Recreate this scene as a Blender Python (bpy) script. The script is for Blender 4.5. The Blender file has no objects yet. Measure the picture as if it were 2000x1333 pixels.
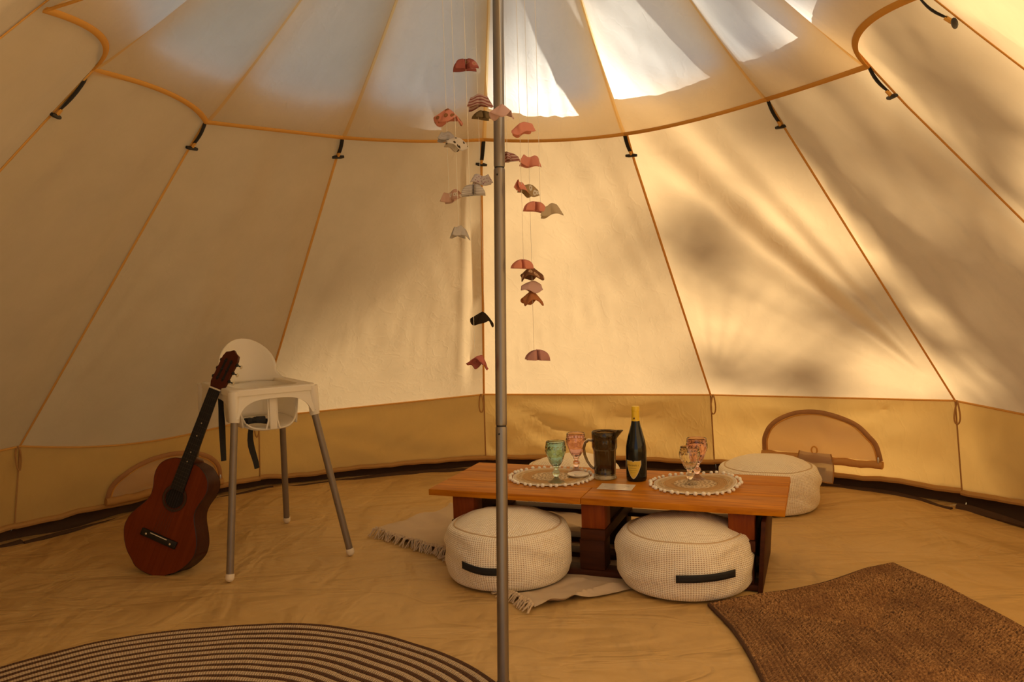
import bpy, bmesh, math, random
from math import sin, cos, pi, radians, atan2, sqrt, hypot, exp
from mathutils import Vector, Matrix, noise

random.seed(7)
scene = bpy.context.scene
COL = scene.collection
V = Vector

# ------------------------------------------------------------------ camera, sky, sun, exposure
cam_d = bpy.data.cameras.new('camera')
cam = bpy.data.objects.new('camera', cam_d)
COL.objects.link(cam)
cam_d.sensor_width = 36.0
cam_d.lens = 1658.54 / 2000 * 36.0
cam_d.clip_start = 0.05
PITCH, YAW, ROLL = -0.0608, 0.0135, 0.0288
cam.matrix_world = (Matrix.Translation((0.025, -2.638, 1.1053))
                    @ Matrix.Rotation(-YAW, 4, 'Z')
                    @ Matrix.Rotation(pi / 2 + PITCH, 4, 'X')
                    @ Matrix.Rotation(-ROLL, 4, 'Z'))
scene.camera = cam

world = bpy.data.worlds.new('sky')
scene.world = world
world.use_nodes = True
wn = world.node_tree.nodes
wbg = wn['Background']
wbg.inputs['Color'].default_value = (0.755, 0.84, 1.0, 1)
wbg.inputs['Strength'].default_value = 0.60

sun_d = bpy.data.lights.new('sun', 'SUN')
sun_d.energy = 10.5
sun_d.angle = radians(1.5)
sun_d.color = (1.0, 0.98, 0.93)
sun = bpy.data.objects.new('sun', sun_d)
COL.objects.link(sun)
SUN_DIR = V((0.61, -0.17, 0.775)).normalized()      # towards the sun
sun.rotation_euler = SUN_DIR.to_track_quat('Z', 'Y').to_euler()
sun.location = SUN_DIR * 20

scene.view_settings.view_transform = 'Standard'
scene.view_settings.look = 'None'
scene.view_settings.gamma = 1.0
scene.view_settings.use_curve_mapping = False
scene.view_settings.exposure = -0.06


# ------------------------------------------------------------------ material helpers
def srgb(r, g, b):
    def f(c):
        c /= 255.0
        return c / 12.92 if c <= 0.04045 else ((c + 0.055) / 1.055) ** 2.4
    return (f(r), f(g), f(b), 1.0)


class NT:
    def __init__(self, name):
        self.m = bpy.data.materials.new(name)
        self.m.use_nodes = True
        self.t = self.m.node_tree
        self.t.nodes.clear()
        self.out = self.n('ShaderNodeOutputMaterial')

    def n(self, typ, **kw):
        nd = self.t.nodes.new(typ)
        for k, v in kw.items():
            setattr(nd, k, v)
        return nd

    def l(self, a, b):
        self.t.links.new(a, b)

    def coord(self, kind='Object', scale=(1, 1, 1), rot=(0, 0, 0)):
        tc = self.n('ShaderNodeTexCoord')
        mp = self.n('ShaderNodeMapping')
        mp.inputs['Scale'].default_value = scale
        mp.inputs['Rotation'].default_value = rot
        self.l(tc.outputs[kind], mp.inputs['Vector'])
        return mp.outputs['Vector']

    def noise(self, vec, scale, detail=3, rough=0.55, dist=0.0):
        n = self.n('ShaderNodeTexNoise')
        n.inputs['Scale'].default_value = scale
        n.inputs['Detail'].default_value = detail
        n.inputs['Roughness'].default_value = rough
        n.inputs['Distortion'].default_value = dist
        self.l(vec, n.inputs['Vector'])
        return n.outputs['Fac']

    def wave(self, vec, scale, dist=0.0, detail=0, dscale=1.0, direction='X', kind='BANDS'):
        n = self.n('ShaderNodeTexWave', wave_type=kind)
        if kind == 'BANDS':
            n.bands_direction = direction
        else:
            n.rings_direction = direction
        n.inputs['Scale'].default_value = scale
        n.inputs['Distortion'].default_value = dist
        n.inputs['Detail'].default_value = detail
        n.inputs['Detail Scale'].default_value = dscale
        self.l(vec, n.inputs['Vector'])
        return n.outputs['Fac']

    def ramp(self, fac, stops, interp='LINEAR'):
        r = self.n('ShaderNodeValToRGB')
        r.color_ramp.interpolation = interp
        e = r.color_ramp.elements
        while len(e) < len(stops):
            e.new(0.5)
        for el, (p, c) in zip(e, stops):
            el.position = p
            el.color = c if len(c) == 4 else (*c, 1)
        self.l(fac, r.inputs['Fac'])
        return r.outputs['Color']

    def mix(self, fac, a, b, mode='MIX'):
        m = self.n('ShaderNodeMix', data_type='RGBA', blend_type=mode)
        for sock, val in ((m.inputs[0], fac), (m.inputs[6], a), (m.inputs[7], b)):
            if hasattr(val, 'links'):
                self.l(val, sock)
            else:
                sock.default_value = val
        return m.outputs[2]

    def math(self, op, a, b=None):
        m = self.n('ShaderNodeMath', operation=op)
        for sock, val in zip(m.inputs, (a, b)):
            if val is None:
                continue
            if hasattr(val, 'links'):
                self.l(val, sock)
            else:
                sock.default_value = val
        return m.outputs[0]

    def bump(self, h, strength=0.3, dist=0.01):
        b = self.n('ShaderNodeBump')
        b.inputs['Strength'].default_value = strength
        b.inputs['Distance'].default_value = dist
        self.l(h, b.inputs['Height'])
        return b.outputs['Normal']

    def pbr(self, color, rough=0.6, normal=None, **kw):
        p = self.n('ShaderNodeBsdfPrincipled')
        if hasattr(color, 'links'):
            self.l(color, p.inputs['Base Color'])
        else:
            p.inputs['Base Color'].default_value = color
        if hasattr(rough, 'links'):
            self.l(rough, p.inputs['Roughness'])
        else:
            p.inputs['Roughness'].default_value = rough
        if normal is not None:
            self.l(normal, p.inputs['Normal'])
        for k, v in kw.items():
            s = p.inputs[k.replace('_', ' ')]
            s.default_value = v
        return p.outputs['BSDF']

    def cloth(self, col_d, col_t, trans=0.5, normal=None):
        d = self.n('ShaderNodeBsdfDiffuse')
        t = self.n('ShaderNodeBsdfTranslucent')
        for nd, c in ((d, col_d), (t, col_t)):
            if hasattr(c, 'links'):
                self.l(c, nd.inputs['Color'])
            else:
                nd.inputs['Color'].default_value = c
            if normal is not None:
                self.l(normal, nd.inputs['Normal'])
        m = self.n('ShaderNodeMixShader')
        m.inputs['Fac'].default_value = trans
        self.l(d.outputs[0], m.inputs[1])
        self.l(t.outputs[0], m.inputs[2])
        return m.outputs[0]

    def done(self, sh):
        self.l(sh, self.out.inputs['Surface'])
        return self.m


M = {}


def canvas_mat(name, d, t, trans, bump=0.35, fine=1.0):
    k = NT(name)
    v = k.coord('Object')
    vs = k.coord('Object', scale=(1, 1, 0.45), rot=(0.5, 0.3, 0.2))
    cre = k.noise(vs, 11, 3, 0.55, 0.35)
    ridge = k.math('ABSOLUTE', k.math('SUBTRACT', cre, 0.5))
    ridge = k.math('MINIMUM', ridge, 0.06)
    n2 = k.noise(v, 3.2, 3, 0.5)
    h = k.math('ADD', k.math('MULTIPLY', ridge, 3.0 * fine), k.math('MULTIPLY', n2, 0.8))
    nm = k.bump(h, bump * 0.8, 0.007)
    blot = k.noise(v, 5.5, 4, 0.6)
    cd = k.mix(k.ramp(blot, [(0.3, (0, 0, 0)), (0.75, (1, 1, 1))]), tuple(c * 0.93 for c in d[:3]) + (1,), d)
    ct = k.mix(k.ramp(blot, [(0.3, (0, 0, 0)), (0.75, (1, 1, 1))]), tuple(c * 0.92 for c in t[:3]) + (1,), t)
    return k.done(k.cloth(cd, ct, trans, nm))


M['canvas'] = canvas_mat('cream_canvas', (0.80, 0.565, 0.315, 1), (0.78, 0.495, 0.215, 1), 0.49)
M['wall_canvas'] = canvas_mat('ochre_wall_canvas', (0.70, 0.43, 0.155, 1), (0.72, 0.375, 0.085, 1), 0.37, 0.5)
M['liner'] = canvas_mat('white_cotton_liner', (0.92, 0.83, 0.67, 1), (0.985, 0.90, 0.74, 1), 0.76, 0.45, 1.6)


def simple(name, col, rough=0.6, nscale=None, nstr=0.2, var=0.12, **kw):
    k = NT(name)
    v = k.coord('Object')
    f = k.noise(v, nscale or 20, 3)
    c = k.mix(f, tuple(x * (1 - var) for x in col[:3]) + (1,), tuple(min(1, x * (1 + var)) for x in col[:3]) + (1,))
    nm = k.bump(f, nstr, 0.002) if nscale else None
    return k.done(k.pbr(c, rough, nm, **kw))


k = NT('ochre_seam_tape')
M['seam'] = k.done(k.cloth((0.85, 0.50, 0.14, 1), (0.8, 0.45, 0.11, 1), 0.30))
k = NT('amber_edge_binding')
M['binding'] = k.done(k.cloth((0.74, 0.39, 0.095, 1), (0.7, 0.36, 0.08, 1), 0.12))
k = NT('liner_seam_glow')
M['tape'] = k.done(k.cloth((0.90, 0.72, 0.40, 1), (0.95, 0.74, 0.38, 1), 0.74))  # yellow light through the roof bands behind, put into the strip's colour
M['webbing'] = simple('black_webbing', (0.006, 0.006, 0.007, 1), 0.7, 200, 0.4)
M['black_plastic'] = simple('black_plastic', (0.008, 0.008, 0.009, 1), 0.45)
M['zip'] = simple('brown_zip_tape', (0.40, 0.20, 0.075, 1), 0.75, 150, 0.4)
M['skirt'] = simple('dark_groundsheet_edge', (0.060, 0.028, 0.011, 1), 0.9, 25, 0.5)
M['loop_cord'] = simple('ochre_cord', (0.40, 0.21, 0.065, 1), 0.85, 200, 0.3)
M['pull_metal'] = simple('nickel', (0.6, 0.58, 0.55, 1), 0.3, Metallic=1.0)

k = NT('clear_pvc')
tr = k.n('ShaderNodeBsdfTransparent')
tr.inputs['Color'].default_value = (0.97, 0.98, 0.99, 1)
gl = k.n('ShaderNodeBsdfGlossy')
gl.inputs['Roughness'].default_value = 0.08
nmv = k.coord('Object')
k.l(k.bump(k.noise(nmv, 14, 3, 0.5, 1.0), 0.4, 0.01), gl.inputs['Normal'])
mx = k.n('ShaderNodeMixShader')
mx.inputs['Fac'].default_value = 0.05
k.l(tr.outputs[0], mx.inputs[1])
k.l(gl.outputs[0], mx.inputs[2])
M['pvc'] = k.done(mx.outputs[0])

k = NT('insect_mesh')
cl = k.cloth((0.80, 0.62, 0.42, 1), (0.82, 0.62, 0.42, 1), 0.5)
tr = k.n('ShaderNodeBsdfTransparent')
mx = k.n('ShaderNodeMixShader')
mx.inputs['Fac'].default_value = 0.22
k.l(cl, mx.inputs[1])
k.l(tr.outputs[0], mx.inputs[2])
M['mesh'] = k.done(mx.outputs[0])

k = NT('sheer_pouch')
cl = k.cloth((0.62, 0.50, 0.38, 1), (0.6, 0.48, 0.36, 1), 0.4)
tr = k.n('ShaderNodeBsdfTransparent')
mx = k.n('ShaderNodeMixShader')
mx.inputs['Fac'].default_value = 0.18
k.l(cl, mx.inputs[1])
k.l(tr.outputs[0], mx.inputs[2])
M['sheer'] = k.done(mx.outputs[0])
M['care_label'] = simple('care_label_paper', (0.42, 0.36, 0.30, 1), 0.8)

k = NT('tan_groundsheet')
v = k.coord('Object')
w1 = k.noise(k.coord('Object', scale=(0.8, 2.2, 1), rot=(0, 0, 0.5)), 2.0, 3, 0.45, 0.8)
w2 = k.noise(k.coord('Object', scale=(2.2, 0.9, 1), rot=(0, 0, -0.6)), 2.1, 3, 0.45, 0.7)
w3 = k.noise(v, 5.0, 3, 0.5, 0.8)
r1 = k.math('MINIMUM', k.math('ABSOLUTE', k.math('SUBTRACT', w1, 0.5)), 0.025)
h = k.math('ADD', k.math('MULTIPLY', w1, 2.2), k.math('ADD', k.math('MULTIPLY', w2, 1.8), k.math('ADD', k.math('MULTIPLY', r1, 3.0), k.math('MULTIPLY', w3, 0.5))))
nm = k.bump(h, 0.62, 0.04)
c = k.mix(k.noise(v, 2.0, 4, 0.6), (0.50, 0.315, 0.11, 1), (0.60, 0.40, 0.155, 1))
M['floor'] = k.done(k.pbr(c, 0.50, nm))


def wood(name, a, b, rough=0.35, sc=(2.2, 30, 30), **kw):
    k = NT(name)
    v = k.coord('Object', scale=sc)
    n1 = k.noise(v, 1.0, 6, 0.62, 1.4)
    n2 = k.noise(k.coord('Object', scale=(1.2, 3, 3)), 2.0, 3)
    c = k.mix(k.ramp(n1, [(0.30, (0, 0, 0)), (0.68, (1, 1, 1))]), a, b)
    c = k.mix(k.math('MULTIPLY', n2, 0.6), c, tuple(x * 0.45 for x in a[:3]) + (1,))
    return k.done(k.pbr(c, rough, k.bump(n1, 0.25, 0.002), Specular_IOR_Level=0.14, **kw))


M['table_wood'] = wood('orange_stained_pine', (0.42, 0.12, 0.004, 1), (0.84, 0.33, 0.014, 1), 0.45)
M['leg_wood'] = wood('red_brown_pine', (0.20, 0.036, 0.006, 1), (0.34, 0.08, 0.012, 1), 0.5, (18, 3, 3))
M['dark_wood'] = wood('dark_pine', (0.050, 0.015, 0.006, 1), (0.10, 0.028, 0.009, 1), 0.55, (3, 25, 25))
M['guitar_top'] = wood('mahogany_top', (0.15, 0.026, 0.006, 1), (0.22, 0.042, 0.010, 1), 0.30, (60, 2, 2))
M['guitar_side'] = wood('dark_mahogany_side', (0.045, 0.009, 0.006, 1), (0.07, 0.014, 0.008, 1), 0.42, (30, 30, 3))
M['neck_wood'] = wood('neck_mahogany', (0.07, 0.014, 0.006, 1), (0.10, 0.022, 0.009, 1), 0.35, (40, 40, 3))
M['ebony'] = simple('ebony', (0.007, 0.006, 0.007, 1), 0.45, 60, 0.1)
M['bone'] = simple('bone', (0.75, 0.66, 0.50, 1), 0.4)
M['pearl'] = simple('cream_button', (0.62, 0.52, 0.34, 1), 0.35)
M['nylon'] = simple('nylon_string', (0.03, 0.022, 0.018, 1), 0.5)
M['rosette'] = simple('rosette', (0.045, 0.020, 0.012, 1), 0.4, 60, 0.1, 0.5)
M['hole'] = simple('sound_hole_inside', (0.006, 0.004, 0.004, 1), 0.9)

k = NT('ivory_plastic')
pb = k.pbr((0.97, 0.91, 0.76, 1), 0.38)
tl = k.n('ShaderNodeBsdfTranslucent')
tl.inputs['Color'].default_value = (0.92, 0.82, 0.60, 1)
mx = k.n('ShaderNodeMixShader')
mx.inputs['Fac'].default_value = 0.22
k.l(pb, mx.inputs[1])
k.l(tl.outputs[0], mx.inputs[2])
M['chair_plastic'] = k.done(mx.outputs[0])
M['chair_leg'] = simple('grey_painted_steel', (0.22, 0.175, 0.13, 1), 0.4, Metallic=0.3)
M['chair_foot'] = simple('white_plastic_foot', (0.78, 0.68, 0.50, 1), 0.45)

k = NT('brushed_steel_pole')
v = k.coord('Object', scale=(40, 40, 1.2))
n1 = k.noise(v, 1.5, 4)
M['pole'] = k.done(k.pbr(k.mix(n1, (0.21, 0.18, 0.15, 1), (0.31, 0.27, 0.23, 1)), 0.40, k.bump(n1, 0.15, 0.001), Metallic=0.85))
M['pole_gap'] = simple('pole_joint_gap', (0.02, 0.016, 0.012, 1), 0.7)


def knit(name, scale_u, scale_v):
    k = NT(name)
    tc = k.n('ShaderNodeUVMap')
    sp = k.n('ShaderNodeSeparateXYZ')
    k.l(tc.outputs[0], sp.inputs[0])
    u = k.math('MULTIPLY', sp.outputs[0], scale_u)
    w = k.math('MULTIPLY', sp.outputs[1], scale_v)
    a = k.math('SINE', k.math('ADD', u, w))
    b = k.math('SINE', k.math('SUBTRACT', u, w))
    f = k.math('MULTIPLY', a, b)
    f = k.math('ADD', k.math('MULTIPLY', f, 0.5), 0.5)
    c = k.ramp(f, [(0.10, (0.50, 0.35, 0.20)), (0.42, (0.97, 0.90, 0.75))])
    v = k.coord('Object')
    c = k.mix(k.math('MULTIPLY', k.noise(v, 6, 3), 0.15), c, (0.80, 0.67, 0.48, 1))
    return k.done(k.pbr(c, 0.9, k.bump(f, 0.6, 0.004)))


M['pouf_side'] = knit('cream_dotted_knit', 2 * pi * 84, 2 * pi * 75)
M['pouf_top'] = knit('cream_dotted_knit_top', 2 * pi * 30, 2 * pi * 30)
M['pouf_piping'] = simple('cream_piping', (0.58, 0.43, 0.26, 1), 0.9, 300, 0.5)

k = NT('beige_throw_cloth')
v = k.coord('UV', scale=(150, 150, 1))
f = k.math('MULTIPLY', k.wave(v, 1.0, direction='X'), k.wave(v, 1.0, direction='Y'))
nn = k.noise(k.coord('Object'), 7, 4)
c = k.mix(nn, (0.56, 0.42, 0.27, 1), (0.72, 0.57, 0.39, 1))
M['throw'] = k.done(k.pbr(c, 0.95, k.bump(k.math('ADD', f, k.math('MULTIPLY', nn, 3.0)), 0.5, 0.004)))
M['fringe'] = simple('beige_fringe', (0.60, 0.46, 0.30, 1), 0.95, 300, 0.5)

# braided jute: u = row number across the braids, v = distance along the braid in metres
k = NT('brown_jute_braid')
tc = k.n('ShaderNodeUVMap')
v = k.coord('UV', scale=(1.0, 90, 1))
fleck = k.noise(v, 1.6, 3, 0.7)
big = k.noise(k.coord('Object'), 5, 4, 0.6)
c = k.ramp(fleck, [(0.36, (0.045, 0.018, 0.007)), (0.48, (0.24, 0.115, 0.037)), (0.66, (0.50, 0.29, 0.12))])
c = k.mix(k.ramp(big, [(0.40, (0, 0, 0)), (0.70, (0.75, 0.75, 0.75))]), c, (0.13, 0.052, 0.017, 1))
M['jute'] = k.done(k.pbr(c, 0.92, k.bump(fleck, 0.6, 0.004)))


def braid(name, a, b):
    k = NT(name)
    v = k.coord('UV', scale=(1, 1, 1))
    w = k.wave(v, 1.0, 2.0, 2, 2.0, 'X')
    n = k.noise(k.coord('Object'), 160, 3, 0.7)
    c = k.mix(k.math('MULTIPLY', k.math('ADD', w, n), 0.5), a, b)
    return k.done(k.pbr(c, 0.95, k.bump(k.math('ADD', w, n), 0.8, 0.004)))


M['braid_dark'] = braid('dark_jute_braid', (0.05, 0.02, 0.008, 1), (0.15, 0.065, 0.024, 1))
M['braid_light'] = braid('pale_cotton_braid', (0.46, 0.335, 0.20, 1), (0.68, 0.52, 0.34, 1))

# placemat, coloured by radius
k = NT('woven_jute_placemat')
tc = k.n('ShaderNodeTexCoord')
ln = k.n('ShaderNodeVectorMath', operation='LENGTH')
mp = k.n('ShaderNodeMapping')
mp.inputs['Scale'].default_value = (1, 1, 0)
k.l(tc.outputs['Object'], mp.inputs['Vector'])
k.l(mp.outputs['Vector'], ln.inputs[0])
rad = k.math('DIVIDE', ln.outputs['Value'], 0.16)
sp = k.n('ShaderNodeSeparateXYZ')
k.l(tc.outputs['Object'], sp.inputs[0])
ang = k.math('ARCTAN2', sp.outputs[1], sp.outputs[0])
pet = k.math('MULTIPLY', k.math('SINE', k.math('MULTIPLY', ang, 12.0)), k.math('SINE', k.math('MULTIPLY', rad, 48.0)))
base = k.ramp(rad, [(0.0, (0.76, 0.60, 0.38)), (0.50, (0.74, 0.58, 0.36)), (0.53, (0.54, 0.32, 0.12)),
                    (0.76, (0.56, 0.335, 0.13)), (0.79, (0.66, 0.49, 0.27)), (0.90, (0.62, 0.44, 0.23)),
                    (0.94, (0.72, 0.60, 0.44))])
msk = k.ramp(rad, [(0.0, (1, 1, 1)), (0.50, (1, 1, 1)), (0.55, (0.15, 0.15, 0.15)), (0.76, (0.15, 0.15, 0.15)), (0.82, (0.6, 0.6, 0.6)), (0.95, (0, 0, 0))])
c = k.mix(k.math('MULTIPLY', k.math('LESS_THAN', pet, -0.15), k.math('MULTIPLY', msk, 0.65)), base, (0.26, 0.14, 0.05, 1))
M['placemat'] = k.done(k.pbr(c, 0.9, k.bump(k.math('SINE', k.math('MULTIPLY', rad, 150.0)), 0.5, 0.002)))
M['pom'] = simple('white_pom_pom', (0.95, 0.89, 0.78, 1), 0.95, 400, 0.5)


def glass(name, col, rough=0.03):
    k = NT(name)
    return k.done(k.pbr(col, rough, None, Transmission_Weight=1.0, IOR=1.45))


M['glass_teal'] = glass('teal_glass', (0.66, 0.94, 0.98, 1))
M['glass_pink'] = glass('pink_glass', (0.98, 0.79, 0.85, 1))
M['glass_clear'] = glass('clear_glass', (0.97, 0.95, 0.90, 1))
M['glass_smoke'] = glass('smoke_grey_glass', (0.24, 0.21, 0.17, 1))
M['bottle'] = simple('near_black_glass', (0.006, 0.008, 0.007, 1), 0.12)
M['capsule'] = simple('yellow_foil', (0.88, 0.60, 0.03, 1), 0.4)
M['label'] = simple('yellow_label', (0.74, 0.52, 0.06, 1), 0.6)
M['label_edge'] = simple('pale_label_border', (0.70, 0.60, 0.38, 1), 0.6)
M['ink'] = simple('dark_ink', (0.10, 0.05, 0.012, 1), 0.6)
M['ceramic'] = simple('white_ceramic', (0.80, 0.74, 0.64, 1), 0.3)
M['card'] = simple('glossy_card', (0.78, 0.70, 0.60, 1), 0.28)
M['card_print'] = simple('card_print', (0.42, 0.33, 0.24, 1), 0.4)
M['thread'] = simple('pale_thread', (0.75, 0.68, 0.55, 1), 0.7)
M['hoop'] = wood('pale_hoop_wood', (0.40, 0.26, 0.13, 1), (0.55, 0.38, 0.2, 1), 0.6)


def fabric(name, base, kind=None, ink=None, sc=1.0):
    k = NT(name)
    col = base
    v = k.coord('UV')
    if kind == 'stripes':
        w = k.wave(v, 2.1 * sc, 0.6, direction='Y')
        col = k.mix(k.ramp(w, [(0.50, (0, 0, 0)), (0.62, (1, 1, 1))]), base, ink)
    elif kind == 'dots':
        vo = k.n('ShaderNodeTexVoronoi')
        vo.inputs['Scale'].default_value = 7 * sc
        k.l(v, vo.inputs['Vector'])
        col = k.mix(k.math('LESS_THAN', vo.outputs['Distance'], 0.30), base, ink)
    elif kind == 'flowers':
        vo = k.n('ShaderNodeTexVoronoi')
        vo.inputs['Scale'].default_value = 3.6 * sc
        k.l(v, vo.inputs['Vector'])
        col = k.mix(k.math('LESS_THAN', vo.outputs['Distance'], 0.36), base, ink)
        col = k.mix(k.math('LESS_THAN', vo.outputs['Distance'], 0.12), col, (0.35, 0.22, 0.08, 1))
    nm = k.bump(k.noise(k.coord('Object'), 70, 3), 0.4, 0.002)
    ct = k.mix(0.35, col, (0.5, 0.3, 0.2, 1)) if hasattr(col, 'links') else col
    return k.done(k.cloth(col, ct, 0.28, nm))


CORAL = (0.70, 0.28, 0.19, 1)
FAB = {
    'coral': fabric('coral_fabric', CORAL),
    'rose': fabric('rose_fabric', (0.52, 0.17, 0.14, 1)),
    'maroon': fabric('maroon_print_fabric', (0.33, 0.10, 0.085, 1), 'flowers', (0.48, 0.2, 0.17, 1)),
    'pale_pink': fabric('pale_pink_fabric', (0.66, 0.43, 0.38, 1)),
    'pink': fabric('dusty_pink_fabric', (0.58, 0.30, 0.25, 1)),
    'pink_stripe': fabric('pink_striped_fabric', (0.62, 0.42, 0.34, 1), 'stripes', (0.33, 0.11, 0.09, 1)),
    'coral_leaf': fabric('coral_leaf_fabric', CORAL, 'flowers', (0.30, 0.13, 0.06, 1), 1.4),
    'grey_stripe': fabric('grey_striped_fabric', (0.60, 0.55, 0.50, 1), 'stripes', (0.36, 0.32, 0.31, 1), 2.0),
    'white_dot': fabric('white_dotted_fabric', (0.66, 0.58, 0.48, 1), 'dots', (0.06, 0.045, 0.03, 1), 0.8),
    'lilac_dot': fabric('lilac_dotted_fabric', (0.62, 0.54, 0.50, 1), 'dots', (0.33, 0.16, 0.20, 1), 1.3),
    'olive': fabric('olive_fabric', (0.22, 0.15, 0.07, 1)),
    'tan_daisy': fabric('tan_daisy_fabric', (0.42, 0.29, 0.14, 1), 'flowers', (0.70, 0.64, 0.54, 1)),
    'pink_daisy': fabric('pink_daisy_fabric', (0.64, 0.40, 0.30, 1), 'flowers', (0.76, 0.68, 0.58, 1)),
    'tan': fabric('tan_linen_fabric', (0.52, 0.40, 0.25, 1)),
    'grey': fabric('grey_fabric', (0.52, 0.47, 0.42, 1)),
    'brown_print': fabric('brown_print_fabric', (0.22, 0.10, 0.05, 1), 'flowers', (0.60, 0.38, 0.24, 1), 1.3),
    'orange': fabric('burnt_orange_fabric', (0.50, 0.20, 0.08, 1)),
    'dark': fabric('dark_brown_fabric', (0.045, 0.030, 0.018, 1)),
}

k = NT('dry_meadow_grass')
M['grass'] = k.done(k.pbr(k.mix(k.noise(k.coord('Object'), 3, 5), (0.30, 0.25, 0.13, 1), (0.40, 0.34, 0.19, 1)), 0.9))
M['leaf'] = simple('green_leaf', (0.06, 0.12, 0.02, 1), 0.6)
M['bark'] = simple('bark', (0.10, 0.07, 0.045, 1), 0.9, 12, 0.8)


# ------------------------------------------------------------------ geometry helpers
class G:
    """collects vertices and faces for one mesh object"""

    def __init__(self):
        self.v, self.f, self.uv = [], [], {}

    def face(self, idx, uvs=None):
        self.f.append(tuple(idx))
        if uvs:
            self.uv[len(self.f) - 1] = uvs

    def box(self, c, s, mat=None, bev=0.0):
        c = V(c)
        h = V(s) * 0.5
        n = len(self.v)
        if bev <= 0:
            P = [V((x * h.x, y * h.y, z * h.z)) for x in (-1, 1) for y in (-1, 1) for z in (-1, 1)]
            F = [(0, 1, 3, 2), (4, 6, 7, 5), (0, 4, 5, 1), (2, 3, 7, 6), (0, 2, 6, 4), (1, 5, 7, 3)]
        else:
            bm = bmesh.new()
            bmesh.ops.create_cube(bm, size=1.0)
            for vv in bm.verts:
                vv.co = V((vv.co.x * s[0], vv.co.y * s[1], vv.co.z * s[2]))
            bmesh.ops.bevel(bm, geom=bm.edges[:], offset=bev, segments=2, profile=0.5, affect='EDGES')
            bm.verts.index_update()
            P = [vv.co.copy() for vv in bm.verts]
            F = [tuple(vv.index for vv in ff.verts) for ff in bm.faces]
            bm.free()
        for p in P:
            p = c + (mat @ p if mat else p)
            self.v.append(p)
        for ff in F:
            self.face([n + i for i in ff])
        return self

    def grid(self, fn, nu, nv, uvfn=None, closed_u=False):
        n = len(self.v)
        cu = nu if closed_u else nu + 1
        for j in range(nv + 1):
            for i in range(cu):
                self.v.append(V(fn(i / nu, j / nv)))
        for j in range(nv):
            for i in range(nu):
                i2 = (i + 1) % cu
                uv = None
                if uvfn:
                    uv = [uvfn(a / nu, b / nv) for a, b in ((i, j), (i + 1, j), (i + 1, j + 1), (i, j + 1))]
                self.face((n + j * cu + i, n + j * cu + i2, n + (j + 1) * cu + i2, n + (j + 1) * cu + i), uv)
        return self

    def lathe(self, prof, n=48, uv=False, M4=None):
        """prof: list of (r, z); poles where r == 0"""
        L = 0
        ls = [0]
        for a, b in zip(prof, prof[1:]):
            L += hypot(a[0] - b[0], a[1] - b[1])
            ls.append(L)
        rows = []
        for r, z in prof:
            if r <= 1e-7:
                rows.append([len(self.v)])
                self.v.append(V((0, 0, z)))
            else:
                rows.append(list(range(len(self.v), len(self.v) + n)))
                for i in range(n):
                    a = 2 * pi * i / n
                    self.v.append(V((r * cos(a), r * sin(a), z)))
        for j, (A, B) in enumerate(zip(rows, rows[1:])):
            for i in range(n):
                i2 = (i + 1) % n
                if len(A) == 1 and len(B) == 1:
                    continue
                if len(A) == 1:
                    self.face((A[0], B[i2], B[i]))
                elif len(B) == 1:
                    self.face((A[i], A[i2], B[0]))
                else:
                    u = None
                    if uv:
                        u = [(i / n, ls[j]), ((i + 1) / n, ls[j]), ((i + 1) / n, ls[j + 1]), (i / n, ls[j + 1])]
                    self.face((A[i], A[i2], B[i2], B[i]), u)
        if M4:
            for q in range(rows[0][0], len(self.v)):
                self.v[q] = M4 @ self.v[q]
        return self

    def tube(self, pts, r, n=8, caps=True, closed=False, flat=1.0, up=None, uvs=0):
        """sweep along pts; r number or list; flat squashes across the up direction"""
        pts = [V(p) for p in pts]
        m = len(pts)
        rs = r if isinstance(r, (list, tuple)) else [r] * m
        rows = []
        ref = V(up) if up is not None else None
        prev = None
        d = 0
        ds = []
        for i, p in enumerate(pts):
            if closed:
                t = pts[(i + 1) % m] - pts[i - 1]
            else:
                t = pts[min(i + 1, m - 1)] - pts[max(i - 1, 0)]
            t = t.normalized()
            if i:
                d += (p - pts[i - 1]).length
            ds.append(d)
            if ref is not None:
                b = ref - t * ref.dot(t)
            elif prev is not None:
                b = prev - t * prev.dot(t)
            else:
                b = V((0, 0, 1)) - t * t.z
                if b.length < 1e-3:
                    b = V((1, 0, 0)) - t * t.x
            b.normalize()
            prev = b
            s = t.cross(b)
            rows.append(range(len(self.v), len(self.v) + n))
            for q in range(n):
                a = 2 * pi * q / n
                self.v.append(p + s * (cos(a) * rs[i]) + b * (sin(a) * rs[i] * flat))
        pairs = list(zip(range(m - 1), range(1, m)))
        if closed:
            pairs.append((m - 1, 0))
        for a, b in pairs:
            for q in range(n):
                q2 = (q + 1) % n
                uv = None
                if uvs:
                    da, db = ds[a], (ds[b] if b > a else d + (pts[0] - pts[-1]).length)
                    uv = [(da * uvs, q / n), (da * uvs, (q + 1) / n), (db * uvs, (q + 1) / n), (db * uvs, q / n)]
                self.face((rows[a][q], rows[a][q2], rows[b][q2], rows[b][q]), uv)
        if caps and not closed:
            self.face(list(rows[0])[::-1])
            self.face(list(rows[-1]))
        return self

    def prism(self, poly, t, frame):
        """poly: 2D outline; frame(x, y, w) -> point, w in [0, t]"""
        n = len(self.v)
        m = len(poly)
        for w in (0, t):
            for x, y in poly:
                self.v.append(V(frame(x, y, w)))
        self.face([n + i for i in range(m)][::-1])
        self.face([n + m + i for i in range(m)])
        for i in range(m):
            j = (i + 1) % m
            self.face((n + i, n + j, n + m + j, n + m + i))
        return self

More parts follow.
